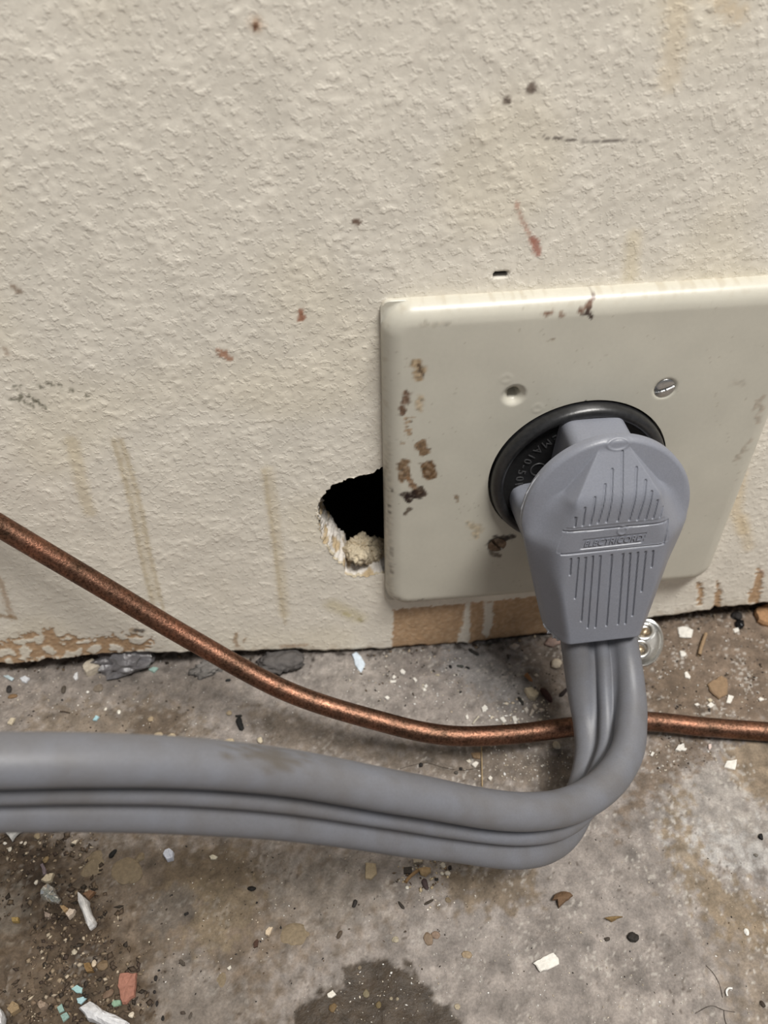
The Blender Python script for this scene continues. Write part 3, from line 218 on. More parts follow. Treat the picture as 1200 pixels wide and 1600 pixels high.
GRIT=[[-168.6,-73.5,16.9,11.4,260,'dirt',0.3,1.1],[-154.8,-89.1,10.8,10.3,260,'dirt',0.3,1.1],[-152.5,-102.5,15.6,9.5,300,'dirt',0.3,1.2],[-161.2,-109.5,15.2,7.6,160,'dirt',0.3,1.3],[-170.6,-63.6,15.5,5.1,90,'dirt',0.3,1.0],[-137.7,-111.6,6.8,4.5,70,'dirt',0.3,1.0],[-169.3,-5.2,36.4,13.6,140,'white',0.2,0.5],[-167.4,-16.0,35.5,10.4,120,'dark',0.2,0.5],[-120.8,-22.4,26.7,10.1,60,'white',0.15,0.45],[-50.0,-13.1,20.9,10.9,130,'white',0.2,0.6],[-50.0,-13.1,20.9,10.9,70,'dark',0.25,0.6],[-12.8,-31.9,10.0,5.6,90,'white',0.3,0.9],[-23.8,-24.1,18.2,10.4,60,'white',0.2,0.5],[-4.8,-12.3,14.1,11.2,60,'dark',0.2,0.5],[60.4,-19.4,25.6,19.8,260,'white',0.15,0.5],[60.4,-19.4,25.6,19.8,200,'dark',0.2,0.6],[35.7,-53.2,12.8,6.0,60,'white',0.2,0.6],[36.1,-52.1,12.8,6.0,60,'dirt',0.2,0.7],[-11.9,-51.7,12.7,5.8,150,'white',0.15,0.5],[-26.7,-50.1,8.5,5.8,30,'white',0.2,0.7],[-54.7,-83.1,7.7,4.7,90,'mix',0.25,0.8],[-53.8,-90.7,3.8,3.6,25,'white',0.2,0.5],[-3.0,-100.4,47.8,20.2,170,'white',0.12,0.35],[-31.0,-115.9,34.8,12.1,140,'white',0.12,0.4],[-85.9,-93.7,46.1,19.7,110,'white',0.12,0.35],[-85.9,-93.7,46.1,19.7,120,'dark',0.15,0.4],[-4.0,-103.8,47.3,22.8,80,'dark',0.12,0.35],[-69.3,-113.6,13.9,6.1,60,'white',0.15,0.45],[-122.7,-86.7,27.9,17.1,90,'dark',0.15,0.5],[-122.7,-86.7,27.9,17.1,50,'white',0.15,0.4],[12.8,-123.5,20.6,7.7,60,'white',0.12,0.4],[-129.3,3.0,71.2,2.3,120,'dirt',0.3,1.0],[-9.6,-1.4,48.1,2.4,80,'dirt',0.3,1.0],[72.6,4.2,22.2,2.7,60,'dirt',0.3,1.2]]
CORD=[[4.7,-35.77,-39.3,1.0,-0.0,-0.08],[5.6,-41.6,-46.37,0.98,-0.14,0.07],[5.76,-48.98,-52.45,0.89,-0.32,0.33],[4.95,-57.5,-56.51,0.66,-0.44,0.6],[1.83,-67.15,-58.11,0.46,-0.42,0.78],[-6.04,-78.11,-57.87,0.28,-0.19,0.94],[-17.12,-87.34,-54.02,0.1,0.08,0.99],[-30.94,-92.5,-45.4,0.01,0.14,0.99],[-50.64,-94.02,-33.31,0.02,0.07,1.0],[-67.33,-96.34,-19.03,0.1,0.06,0.99],[-87.19,-98.39,-4.0,0.13,0.09,0.99],[-105.05,-101.15,8.71,0.19,0.09,0.98],[-120.78,-103.92,18.45,0.25,0.06,0.97],[-135.13,-106.19,25.55,0.3,0.03,0.95],[-146.25,-107.37,29.79,0.35,0.02,0.94]]

# ------------------------------------------------------------------ helpers
def lin(c, k=1.0):
    c = np.asarray(c, float)/255.0
    return np.where(c <= 0.04045, c/12.92, ((c+0.055)/1.055)**2.4)*k
def fftnoise(n, lo, hi, seed):
    """periodic noise with wavelengths lo..hi in samples, unit variance"""
    r = np.random.default_rng(seed); f = np.fft.fft2(r.standard_normal((n, n)))
    k = np.fft.fftfreq(n); kk = np.hypot(*np.meshgrid(k, k)); kk[0, 0] = 1e-9
    wl = 1/kk
    m = 1/(1+(lo/wl)**6)*1/(1+(wl/hi)**6)
    a = np.real(np.fft.ifft2(f*m)); a -= a.mean(); return a/a.std()
NT = 1024; STEP = 0.5
TX = {}
def noise(x, y, lo, hi, seed):
    """noise sampled at mm positions, wavelengths in mm"""
    key = (lo, hi, seed)
    if key not in TX: TX[key] = fftnoise(NT, lo/STEP, hi/STEP, seed)
    a = TX[key]; fx = np.asarray(x)/STEP; fy = np.asarray(y)/STEP
    ix = np.floor(fx).astype(int); iy = np.floor(fy).astype(int); tx = fx-ix; ty = fy-iy
    ix %= NT; iy %= NT; jx = (ix+1) % NT; jy = (iy+1) % NT
    return (a[iy, ix]*(1-tx)+a[iy, jx]*tx)*(1-ty)+(a[jy, ix]*(1-tx)+a[jy, jx]*tx)*ty
def sst(a, b, x):
    t = np.clip((x-a)/(b-a), 0, 1); return t*t*(3-2*t)
def seg_dist(x, y, pts, closed):
    d = np.full(x.shape, 1e9)
    n = len(pts)
    for i in range(n if closed else max(1, n-1)):
        ax, ay = pts[i]; bx, by = pts[(i+1) % n]
        dx, dy = bx-ax, by-ay; L = dx*dx+dy*dy+1e-9
        t = np.clip(((x-ax)*dx+(y-ay)*dy)/L, 0, 1)
        d = np.minimum(d, np.hypot(x-ax-t*dx, y-ay-t*dy))
    return d
def inside(x, y, pts):
    c = np.zeros(x.shape, bool); n = len(pts)
    for i in range(n):
        ax, ay = pts[i]; bx, by = pts[(i+1) % n]
        if ay == by: continue
        c ^= ((ay > y) != (by > y)) & (x < (bx-ax)*(y-ay)/(by-ay)+ax)
    return c
def sdf(x, y, pts):                      # positive inside
    d = seg_dist(x, y, pts, True); return np.where(inside(x, y, pts), d, -d)
def local(x, y, pts, m):                 # boolean mask of the neighbourhood of a shape
    p = np.asarray(pts); return (x > p[:, 0].min()-m) & (x < p[:, 0].max()+m) & (y > p[:, 1].min()-m) & (y < p[:, 1].max()+m)
def mesh_np(name, verts, faces, colors=None, smooth=True, extra=None):
    me = bpy.data.meshes.new(name)
    v = np.asarray(verts, float)*S; f = np.asarray(faces, np.int32); k = f.shape[1]
    me.vertices.add(len(v)); me.vertices.foreach_set('co', v.ravel())
    me.loops.add(f.size); me.loops.foreach_set('vertex_index', f.ravel())
    me.polygons.add(len(f)); me.polygons.foreach_set('loop_start', np.arange(0, f.size, k, dtype=np.int32))
    me.polygons.foreach_set('loop_total', np.full(len(f), k, np.int32))
    me.update(calc_edges=True); me.validate()
    if smooth: me.polygons.foreach_set('use_smooth', np.ones(len(me.polygons), bool))
    if colors is not None:
        a = me.color_attributes.new('tint', 'FLOAT_COLOR', 'POINT')
        c = np.ones((len(v), 4)); c[:, :3] = colors; a.data.foreach_set('color', c.ravel())
    for n_, arr in (extra or {}).items():
        a = me.attributes.new(n_, 'FLOAT', 'POINT'); a.data.foreach_set('value', np.asarray(arr, np.float32))
    return me
def link(name, me, mat=None, parent=None):
    o = bpy.data.objects.new(name, me); col.objects.link(o)
    if mat is not None and me is not None:
        if len(me.materials) == 0: me.materials.append(mat)
    if parent is not None: o.parent = parent
    return o
def tag(o, label, cat=None, group=None, kind=None):
    o['label'] = label
    if cat: o['category'] = cat
    if group: o['group'] = group
    if kind: o['kind'] = kind
    return o
def empty(name, loc):
    o = bpy.data.objects.new(name, None); col.objects.link(o); o.empty_display_size = 0.01
    o.location = Vector(loc)*S; return o
def grid_faces(nx, ny):
    i = np.arange(nx-1)[None, :]+np.arange(ny-1)[:, None]*nx
    return np.stack([i, i+1, i+1+nx, i+nx], -1).reshape(-1, 4)
def axis_pts(a, b, step, far_a, far_b, n=14):
    fine = np.arange(a, b+step*.5, step); g = np.linspace(0, 1, n+1)[1:]**2.2
    lo_ = [] if far_a is None else list((a-(a-far_a)*g)[::-1]); hi_ = [] if far_b is None else list(fine[-1]+(far_b-fine[-1])*g)
    return np.array(lo_+list(fine)+hi_)
# ------------------------------------------------------------------ materials
def mat_base(name, rough=0.6, metallic=0.0, spec=0.5):
    m = bpy.data.materials.new(name); m.use_nodes = True; nt = m.node_tree
    b = nt.nodes['Principled BSDF']; b.inputs['Roughness'].default_value = rough; b.inputs['Metallic'].default_value = metallic
    b.inputs['Specular IOR Level'].default_value = spec
    return m, nt, b
def nd(nt, t, **kw):
    n = nt.nodes.new(t)
    for k, v in kw.items():
        if k in n.inputs.keys(): n.inputs[k].default_value = v
        else: setattr(n, k, v)
    return n
def tex(nt, scale, detail=4, rough=.6):
    tc = nd(nt, 'ShaderNodeTexCoord'); n = nd(nt, 'ShaderNodeTexNoise', Scale=scale, Detail=detail, Roughness=rough)
    nt.links.new(tc.outputs['Object'], n.inputs['Vector']); return n
def ramp(nt, src, stops):
    r = nd(nt, 'ShaderNodeValToRGB'); e = r.color_ramp.elements
    while len(e) < len(stops): e.new(.5)
    for q, (p, c) in zip(e, stops): q.position = p; q.color = tuple(c)+(1,) if len(c) == 3 else c
    nt.links.new(src, r.inputs[0]); return r
def mul(nt, a, b, fac=1.0, mode='MULTIPLY'):
    m = nd(nt, 'ShaderNodeMix', data_type='RGBA', blend_type=mode); m.inputs['Factor'].default_value = fac
    for s_, i in ((a, 6), (b, 7)):
        if hasattr(s_, 'links') or hasattr(s_, 'is_linked'): nt.links.new(s_, m.inputs[i])
        else: m.inputs[i].default_value = tuple(s_)+(1,)
    return m.outputs[2]
def bump(nt, b, src, dist, strength=1.0):
    bp = nd(nt, 'ShaderNodeBump', Distance=dist, Strength=strength); nt.links.new(src, bp.inputs['Height']); nt.links.new(bp.outputs[0], b.inputs['Normal'])
def tinted(name, rough, sc1, v1, sc2=None, bd=0.0, spec=0.4, rough_attr=None):
    """colour from the mesh's own tint attribute, broken up by noise"""
    m, nt, b = mat_base(name, rough, 0, spec)
    at = nd(nt, 'ShaderNodeVertexColor', layer_name='tint')
    n1 = tex(nt, sc1, 5, .65); r1 = ramp(nt, n1.outputs['Fac'], [(.3, (1-v1,)*3), (.7, (1+v1,)*3)])
    c = mul(nt, at.outputs['Color'], r1.outputs[0])
    nt.links.new(c, b.inputs['Base Color'])
    if bd:
        n2 = tex(nt, sc2 or sc1, 4, .6); bump(nt, b, n2.outputs['Fac'], bd)
    if rough_attr:
        ra = nd(nt, 'ShaderNodeAttribute', attribute_name=rough_attr); mr = nd(nt, 'ShaderNodeMapRange')
        mr.inputs['To Min'].default_value = rough; mr.inputs['To Max'].default_value = .5
        nt.links.new(ra.outputs['Fac'], mr.inputs['Value']); nt.links.new(mr.outputs[0], b.inputs['Roughness'])
    return m
def plain(name, c, rough=.5, metallic=0.0, nscale=400, nvar=.12, bd=0.0, spec=.5):
    m, nt, b = mat_base(name, rough, metallic, spec)
    n1 = tex(nt, nscale, 4, .6); lo_ = np.asarray(c)*(1-nvar); hi_ = np.asarray(c)*(1+nvar)
    r = ramp(nt, n1.outputs['Fac'], [(.3, tuple(lo_)), (.7, tuple(hi_))]); nt.links.new(r.outputs[0], b.inputs['Base Color'])
    if bd: bump(nt, b, n1.outputs['Fac'], bd)
    return m
KW = 1.3; KF = .82; KO = .95        # display colour -> reflectance
M_wall = tinted('wall_paint', .48, 900, .04, 1500, 0, .4)
nt = M_wall.node_tree; n_a = tex(nt, 520, 3, .55); n_b = ramp(nt, n_a.outputs['Fac'], [(.52, (0, 0, 0)), (.64, (1, 1, 1))])
n_c = tex(nt, 1700, 2, .5); n_d = nd(nt, 'ShaderNodeMath', operation='MULTIPLY_ADD'); n_d.inputs[1].default_value = .35; nt.links.new(n_c.outputs['Fac'], n_d.inputs[0]); nt.links.new(n_b.outputs[0], n_d.inputs[2])
bump(nt, nt.nodes['Principled BSDF'], n_d.outputs[0], .00008)
M_floor = tinted('concrete', .82, 1500, .22, 1300, .0003, .35, 'wet')
nt = M_floor.node_tree; b = nt.nodes['Principled BSDF']; src_ = b.inputs['Base Color'].links[0].from_socket
mo = ramp(nt, tex(nt, 45, 6, .65).outputs['Fac'], [(.3, (.86, .85, .84)), (.7, (1.12, 1.12, 1.12))]); nt.links.new(mul(nt, src_, mo.outputs[0]), b.inputs['Base Color'])
M_plate = tinted('cream_plastic', .34, 700, .02, 2500, .00001, .5)
M_grit = tinted('grit', .8, 900, .2)
M_matte = tinted('debris', .75, 900, .16, 1600, .00025)
M_gloss = tinted('glossy_debris', .2, 900, .1)
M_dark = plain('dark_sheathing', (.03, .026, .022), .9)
M_gyps = tinted('gypsum', .9, 700, .12, 900, .0008)
# glass
M_glass, nt, b = mat_base('clear_glass', .06); b.inputs['Transmission Weight'].default_value = .85; b.inputs['Base Color'].default_value = (.75, .8, .76, 1); b.inputs['IOR'].default_value = 1.45
# black phenolic
M_black = plain('black_phenolic', (.018, .018, .019), .32, 0, 900, .35, .00004, .6)
M_blackmatte = plain('black_phenolic_face', (.010, .010, .0105), .55, 0, 900, .3, .00004, .35)
M_emb = plain('embossed_black', (.06, .06, .062), .4, 0, 900, .2)
# grey vinyl
def vinyl(name, c, dirt, dirt_amt, rough):
    m, nt, b = mat_base(name, rough, 0, .45)
    n1 = tex(nt, 60, 5, .6); r1 = ramp(nt, n1.outputs['Fac'], [(.35, (1, 1, 1)), (.75, (1-dirt_amt,)*3)])
    base = mul(nt, tuple(c), dirt); nt.nodes[-1].inputs[0].default_value = 0
    mixn = nd(nt, 'ShaderNodeMix', data_type='RGBA'); mixn.inputs[6].default_value = tuple(dirt)+(1,); mixn.inputs[7].default_value = tuple(c)+(1,)
    nt.links.new(r1.outputs[0], mixn.inputs[0])
    n2 = tex(nt, 1800, 3, .6); r2 = ramp(nt, n2.outputs['Fac'], [(.3, (.94,)*3), (.7, (1.05,)*3)])
    nt.links.new(mul(nt, mixn.outputs[2], r2.outputs[0]), b.inputs['Base Color']); bump(nt, b, n2.outputs['Fac'], .00003)
    return m
M_plug = vinyl('grey_plug_vinyl', lin((130, 133, 143)), lin((112, 109, 109)), .25, .36)
M_cord = vinyl('grey_cord_vinyl', lin((112, 114, 121)), lin((90, 83, 74)), .5, .46)
# copper
M_cop, nt, b = mat_base('aged_copper', .42, 1.0)
n1 = tex(nt, 110, 6, .7); r1 = ramp(nt, n1.outputs['Fac'], [(.32, tuple(lin((84, 66, 54)))), (.5, tuple(lin((124, 92, 76)))), (.7, tuple(lin((150, 106, 86))))])
n2 = tex(nt, 1300, 3, .7); r2 = ramp(nt, n2.outputs['Fac'], [(.36, (.5, .48, .46)), (.52, (1, 1, 1)), (.68, (1.3, 1.27, 1.22))])
nt.links.new(mul(nt, r1.outputs[0], r2.outputs[0]), b.inputs['Base Color']); bump(nt, b, n2.outputs['Fac'], .00012)
rr_ = nd(nt, 'ShaderNodeMapRange'); rr_.inputs['To Min'].default_value = .55; rr_.inputs['To Max'].default_value = .3
nt.links.new(n1.outputs['Fac'], rr_.inputs['Value']); nt.links.new(rr_.outputs[0], b.inputs['Roughness'])
M_steel = plain('zinc_steel', (.55, .55, .54), .3, 1.0, 1200, .15, .00004)
M_rust = plain('rusty_steel', (.22, .17, .13), .5, 1.0, 900, .4, .0001)
M_brass = plain('dull_brass', (.5, .4, .28), .4, 1.0, 1200, .2)

# ------------------------------------------------------------------ floor
def floor_base(x):
    d = np.minimum(0, np.asarray(x, float)+30); d = np.maximum(d, -185); return -88.2+0.00018*d*d
def dirt_mask(x, y):
    m = sst(-3, 6, sdf(np.asarray(x, float), np.asarray(y, float), FREG[24][4])+2.5*noise(x, y, 4, 14, 31)); return m
def near_zone(x, y, x0, x1, y0, y1, m=6.0):
    return sst(x0-m, x0, x)*sst(x1+m, x1, x)*sst(y0-m, y0, y)*sst(y1+m, y1, y)
def floor_h(x, y):
    x = np.asarray(x, float); y = np.asarray(y, float); nz = near_zone(x, y, -225, 108, -170, 30)
    h = floor_base(x)+nz*(.35*noise(x, y, 18, 60, 11)+.10*noise(x, y, 4, 10, 12)+.05*noise(x, y, 1.6, 3, 13))
    h = h+nz*dirt_mask(x, y)*(.28*noise(x, y, 3, 9, 14)+.18*noise(x, y, 1.5, 3.5, 15))
    # exposed pits in the concrete
    p = noise(x, y, 3, 8, 16); h = h-.35*nz*sst(1.5, 2.4, p)
    return h
xs = axis_pts(-235, 115, .6, -1500, 1500); ys = axis_pts(-178, 16, .6, -1500, 96)
X, Y = np.meshgrid(xs, ys); x = X.ravel(); y = Y.ravel()
z = floor_h(x, y)
nz = near_zone(x, y, -225, 108, -170, 30)
c = np.tile(lin((151, 143, 137)), (len(x), 1))
c *= (1+.07*nz*noise(x, y, 15, 50, 21))[:, None]
wet = np.zeros(len(x))
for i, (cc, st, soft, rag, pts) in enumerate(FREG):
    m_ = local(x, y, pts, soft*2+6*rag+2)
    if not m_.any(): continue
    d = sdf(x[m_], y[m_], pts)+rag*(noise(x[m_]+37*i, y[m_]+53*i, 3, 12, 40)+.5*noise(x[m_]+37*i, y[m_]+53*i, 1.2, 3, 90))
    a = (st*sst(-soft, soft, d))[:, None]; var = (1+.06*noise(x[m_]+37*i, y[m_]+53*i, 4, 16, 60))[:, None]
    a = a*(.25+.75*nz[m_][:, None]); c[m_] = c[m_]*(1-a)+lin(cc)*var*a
    if cc == (66, 55, 43): wet[m_] = np.maximum(wet[m_], a[:, 0])
# blotches, pale lime flecks, dark specks, fine darker cracks
b1 = noise(x, y, 5, 18, 22); c *= (1+.11*nz*b1)[:, None]
b2 = noise(x, y, 1.5, 4, 23); c *= (1+.07*nz*b2)[:, None]
right = sst(-110, -10, x+.25*(y+60)); fl_ = sst(1.25, 2.1, noise(x, y, 1.4, 4.5, 24)+.55*noise(x, y, 12, 40, 25))*(.25+.75*right)*(1-wet)*nz
c += fl_[:, None]*(lin((200, 194, 186))-c)*.75
dk = nz*sst(1.9, 2.6, noise(x, y, 1.4, 4, 26)+.3*noise(x, y, 14, 40, 27)); c += dk[:, None]*(lin((70, 58, 48))-c)*.7
cr = np.abs(noise(x, y, 14, 40, 28)); crk = (1-sst(.012, .035, cr))*sst(.2, 1.0, noise(x, y, 25, 60, 29))*nz; c += crk[:, None]*(lin((84, 72, 60))-c)*.5; z = z-.15*crk
c = np.clip(c*KF, .01, .9)
FV = np.stack([x, y, z], 1)
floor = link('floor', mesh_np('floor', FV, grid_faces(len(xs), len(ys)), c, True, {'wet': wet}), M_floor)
tag(floor, 'dirty stained concrete floor with dark damp patches', kind='structure')
fz = lambda px_, py_: float(floor_h(np.array([px_]), np.array([py_]))[0])
# stones worn flush with the concrete
def blob_mesh(name, rx, ry, rz, seed, tint, sub=3, rough=.16, facet=False, crag=0.0):
    bm = bmesh.new(); bmesh.ops.create_icosphere(bm, subdivisions=sub, radius=1.0)
    r = random.Random(seed); ph = [(r.uniform(-1, 1), r.uniform(-1, 1), r.uniform(-1, 1), r.uniform(1.5, 4.5), r.uniform(0, 6.28)) for _ in range(7)]
    for v in bm.verts:
        n = v.co.normalized(); s_ = 0
        for a, b_, c_, k, p in ph: s_ += math.sin((n.x*a+n.y*b_+n.z*c_)*k+p)
        q = 1+rough*s_/2.6
        if crag: q += crag*(mnoise.noise(n*2.6+Vector((seed, 0, 0)))*1.2+mnoise.noise(n*6+Vector((0, seed, 0)))*.8+mnoise.noise(n*14)*.4)
        v.co = Vector((n.x*rx*q, n.y*ry*q, n.z*rz*q))*S
    me = bpy.data.meshes.new(name); bm.to_mesh(me); bm.free()
    me.polygons.foreach_set('use_smooth', np.full(len(me.polygons), not facet))
    a = me.color_attributes.new('tint', 'FLOAT_COLOR', 'POINT'); cc = np.ones((len(me.vertices), 4))
    var = np.random.default_rng(seed).normal(0, .07, len(me.vertices)); cc[:, :3] = np.clip(np.asarray(tint)*(1+var[:, None]), .003, .95); a.data.foreach_set('color', cc.ravel())
    return me
for i, (ax, ay, ra, rb) in enumerate(AGG):
    o = link('embedded_stone', blob_mesh('embedded_stone', ra, rb, .9, 300+i, lin((132, 117, 95))*KF, 4, .3), M_matte, floor)
    o.location = Vector((ax, ay, fz(ax, ay)-.62))*S; o.rotation_euler.z = i*1.3

# ------------------------------------------------------------------ wall
xs = axis_pts(-225, 115, .6, -1500, 1500); zs = axis_pts(-80, 152, .6, None, 1600, 18)
X, Z = np.meshgrid(xs, zs); x = X.ravel(); z0 = Z.ravel()
zb = np.array(ZB); zbx = np.interp(x, zb[:, 0], zb[:, 1])
jag = .22*noise(x, x*0+5, 5, 16, 70)+.08*noise(x, x*0+9, 1.5, 4, 71)
fall = np.clip(1-(z0+80)/26, 0, 1)**2
z = z0+(zbx+80)*fall+jag*np.clip(1-(z0+80)/2.4, 0, 1)
# hanging drip of paint at the foot
z -= 1.6*np.exp(-((x+25.3)/1.1)**2)*np.clip(1-(z0+80)/1.8, 0, 1)
# knock-down texture
n1 = noise(x, z, 3.2, 9, 72); n2 = noise(x, z, 1.6, 3.4, 73); n3 = noise(x, z, 1.1, 1.9, 74); n4 = noise(x, z, 10, 40, 75)
pl_ = sst(-.2, .9, n1+.45*n2+.25*n4)
nzw = near_zone(x, z, -218, 108, -100, 146)
dens = sst(-.9, 1.1, n4+.5*noise(x, z, 20, 70, 69))
rel = .085*pl_*(.45+.55*dens)+.014*n2+.010*n3+.16*sst(1.25, 2.5, n2+.4*n1)*(.3+.7*dens)+.03*n4
rel = rel*nzw+.04*(1-nzw)
flat = sst(-30, -76, z)*.35                      # smoother towards the foot
rel *= 1-flat
peel = np.zeros(len(x))
for i, (rag, val, pts) in enumerate(PEEL):
    m_ = local(x, z, pts, 4)
    if not m_.any(): continue
    d = sdf(x[m_], z[m_], pts)+rag*1.3*(noise(x[m_]+37*i, z[m_]+53*i, 1.5, 6, 80)+.4*n3[m_])
    a = sst(-.25, .25, d)
    if i == 0: a = a*(1-sst(.25, .55, noise(x[m_], z[m_], 5, 16, 99)+.35*noise(x[m_], z[m_], 2, 5, 98)))
    peel[m_] = np.maximum(peel[m_], a) if val else np.minimum(peel[m_], 1-a)
out = rel*(1-peel)+peel*(-.30+.04*n2)
out += .12*np.clip(1-np.abs(peel-.35)/.3, 0, 1)*(peel > .05)      # lifted rim of the paint film
cream = lin((212, 206, 194))
c = np.tile(cream, (len(x), 1)); c *= (1+nzw*(.02*n4+.012*noise(x, z, 30, 120, 76)))[:, None]
c *= (1-nzw*np.clip(.05*sst(.6, 2.0, -n1), 0, .05))[:, None]           # slightly darker in the hollows of the texture
warm = (nzw*sst(0, 2, noise(x, z, 40, 150, 77)))[:, None]; c = c*(1-warm*np.array([0, .012, .05]))
for i, (cc, st, wd, soft, rag, pts) in enumerate(WST):
    m_ = local(x, z, pts, wd+soft+3*rag+1)
    if not m_.any(): continue
    d = wd-seg_dist(x[m_], z[m_], pts, False)+rag*(.5*noise(x[m_]+37*i, z[m_]+53*i, 1.2, 4, 110))
    a = (st*sst(-soft, soft*.6, d))[:, None]; c[m_] = c[m_]*(1-a)+lin(cc)*a
m_ = local(x, z, [[-55, 62], [60, 62]], 12)
slot = (np.abs(x+26.7) < 1.9) & (np.abs(z-61.9-.0*(x+26.7)) < .75); out = np.where(slot, -1.6, out); c[slot] = lin((40, 34, 30))
kraft = lin((176, 146, 115))*.9*(1+.06*noise(x, z, 1.5, 5, 78)+.05*noise(x, z, 6, 20, 79))[:, None]
pw = sst(.3, .7, noise(x, z, 1.6, 5, 85)); kraft = kraft*(1-.35*pw[:, None])+lin((196, 174, 146))*.35*pw[:, None]
c = c*(1-peel[:, None])+kraft*peel[:, None]
grime = (1-sst(0, 5, z-zbx))*.35*sst(-.3, 1.2, noise(x, z, 3, 14, 86))*nzw; c = c*(1-grime[:, None])+lin((140, 116, 88))*grime[:, None]
c = np.clip(c*KW, .01, .92)
# hole knocked through the board
hp = [tuple(p) for p in HOLE]+[(-51.0, -40.0), (-49.5, -20.0), (-52.0, -3.0)]
def resample(pts, step):
    res = []; n = len(pts)
    for i in range(n):
        a = np.array(pts[i]); b_ = np.array(pts[(i+1) % n]); k = max(1, int(np.linalg.norm(b_-a)/step))
        for j in range(k): res.append(a+(b_-a)*j/k)
    return np.array(res)
hr = resample(hp, .5); nh = len(hr); tt = np.arange(nh)
hcen = hr.mean(0)
hr = hr+(hr-hcen)/np.linalg.norm(hr-hcen, axis=1)[:, None]*(.35*noise(tt*.7, tt*0, 2, 6, 87)+.2*noise(tt*.7, tt*0+3, 1.1, 2, 88))[:, None]
near = local(x, z, hr, 2); ins = np.zeros(len(x), bool); ins[near] = inside(x[near], z[near], [tuple(p) for p in hr])
F = grid_faces(len(xs), len(zs)); cnt = ins[F].sum(1); F = F[cnt < 4]
bv = np.unique(F[(ins[F].sum(1) > 0)]); bv = bv[ins[bv]]
for i in bv:
    k = np.argmin((hr[:, 0]-x[i])**2+(hr[:, 1]-z[i])**2); x[i], z[i] = hr[k]; out[i] = .05
V = np.stack([x, -out, z], 1)
# thickness of the board at its foot
nx = len(xs); low = V[:nx]; back = low+np.array([0, 12.5, 0]); back[:, 2] += .8*noise(back[:, 0], back[:, 0]*0, 3, 10, 89)
nV = len(V); V = np.vstack([V, back]); i0 = np.arange(nx-1)
F = np.vstack([F, np.stack([i0+1, i0, nV+i0, nV+i0+1], 1)])
cb = np.tile(lin((150, 128, 104)), (nx, 1)); c = np.vstack([c, cb])
used = np.unique(F); rm = np.full(len(V), -1); rm[used] = np.arange(len(used)); V = V[used]; c = c[used]; F = rm[F]
wall = link('wall_back', mesh_np('wall_back', V, F, c), M_wall)
tag(wall, 'cream knockdown-textured drywall with peeling paint at its foot', kind='structure')
# torn gypsum rim of the hole
nrm = (hr-hcen)/np.linalg.norm(hr-hcen, axis=1)[:, None]
low_left = sst(.1, .9, -(nrm[:, 1])*.8-nrm[:, 0]*.45)
lay = []; lc = []
depths = [0, .35, .9, 1.6, 2.4, 3.2, 4, 4.8, 5.6, 6.4, 7.2, 8, 8.8, 9.6, 10.4, 11.2, 12, 12.6]
for k, dp in enumerate(depths):
    t = k/(len(depths)-1)
    inn = (.12+.9*t+low_left*(1.0*math.sin(t*3.0)+1.7*t))+np.array([.9*mnoise.noise(Vector((q[0]*.32, dp*.36, q[1]*.32)))+.55*mnoise.noise(Vector((q[0]*.8+9, dp*.9, q[1]*.8)))+.3*mnoise.noise(Vector((q[0]*1.9, dp*2.1+4, q[1]*1.9))) for q in hr])*min(1, k*.35)
    p = hr-nrm*inn[:, None]
    yy = dp+(.15*noise(tt*.5, tt*0+dp*7, 1.2, 4, 132) if k else -.08)
    lay.append(np.stack([p[:, 0], np.full(nh, 1.0)*yy, p[:, 1]], 1))
    base = lin((196, 184, 160)) if k < 2 else lin((214, 208, 200))
    up_ = np.clip(nrm[:, 1], 0, 1)[:, None]*.0
    pat = sst(.2, 1.2, noise(tt*.5, tt*0+dp, 5, 14, 133))[:, None]
    lc.append((base*(1-pat)+lin((184, 164, 132))*pat)*1.05)
RV = np.vstack(lay); RC = np.clip(np.vstack(lc), 0, .9); RF = []
for k in range(len(depths)-1):
    a = k*nh+tt; b_ = k*nh+(tt+1) % nh; RF.append(np.stack([a, b_, b_+nh, a+nh], 1))
rim = link('torn_gypsum_rim', mesh_np('torn_gypsum_rim', RV, np.vstack(RF), RC), M_gyps, wall)
rim['label'] = 'white crumbling gypsum edge of the broken hole'
for i, (px_, py_, pz_, rx, ry, rz) in enumerate([(-64.5, 6.5, -38.5, 5.2, 4.2, 6.0), (-59.5, 8.5, -41.5, 4.5, 4.0, 3.6)]):
    o = link('gypsum_lump', blob_mesh('gypsum_lump', rx, ry, rz, 500+i, lin((206, 192, 166)), 5, .25, False, .28), M_gyps, wall); o.location = Vector((px_, py_, pz_))*S; o.rotation_euler = (.3, .4*i, .5)
# sheathing and framing that close the wall cavity
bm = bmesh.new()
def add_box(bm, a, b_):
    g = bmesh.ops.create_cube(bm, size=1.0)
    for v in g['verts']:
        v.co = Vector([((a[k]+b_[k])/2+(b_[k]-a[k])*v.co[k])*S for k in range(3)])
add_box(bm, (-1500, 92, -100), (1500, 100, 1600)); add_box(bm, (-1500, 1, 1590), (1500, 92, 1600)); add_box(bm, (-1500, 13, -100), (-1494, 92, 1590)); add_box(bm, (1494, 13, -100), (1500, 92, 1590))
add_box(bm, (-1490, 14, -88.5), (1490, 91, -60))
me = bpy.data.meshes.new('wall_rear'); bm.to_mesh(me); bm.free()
tag(link('wall_rear', me, M_dark), 'dark inside of the wall seen through the broken hole', kind='structure')

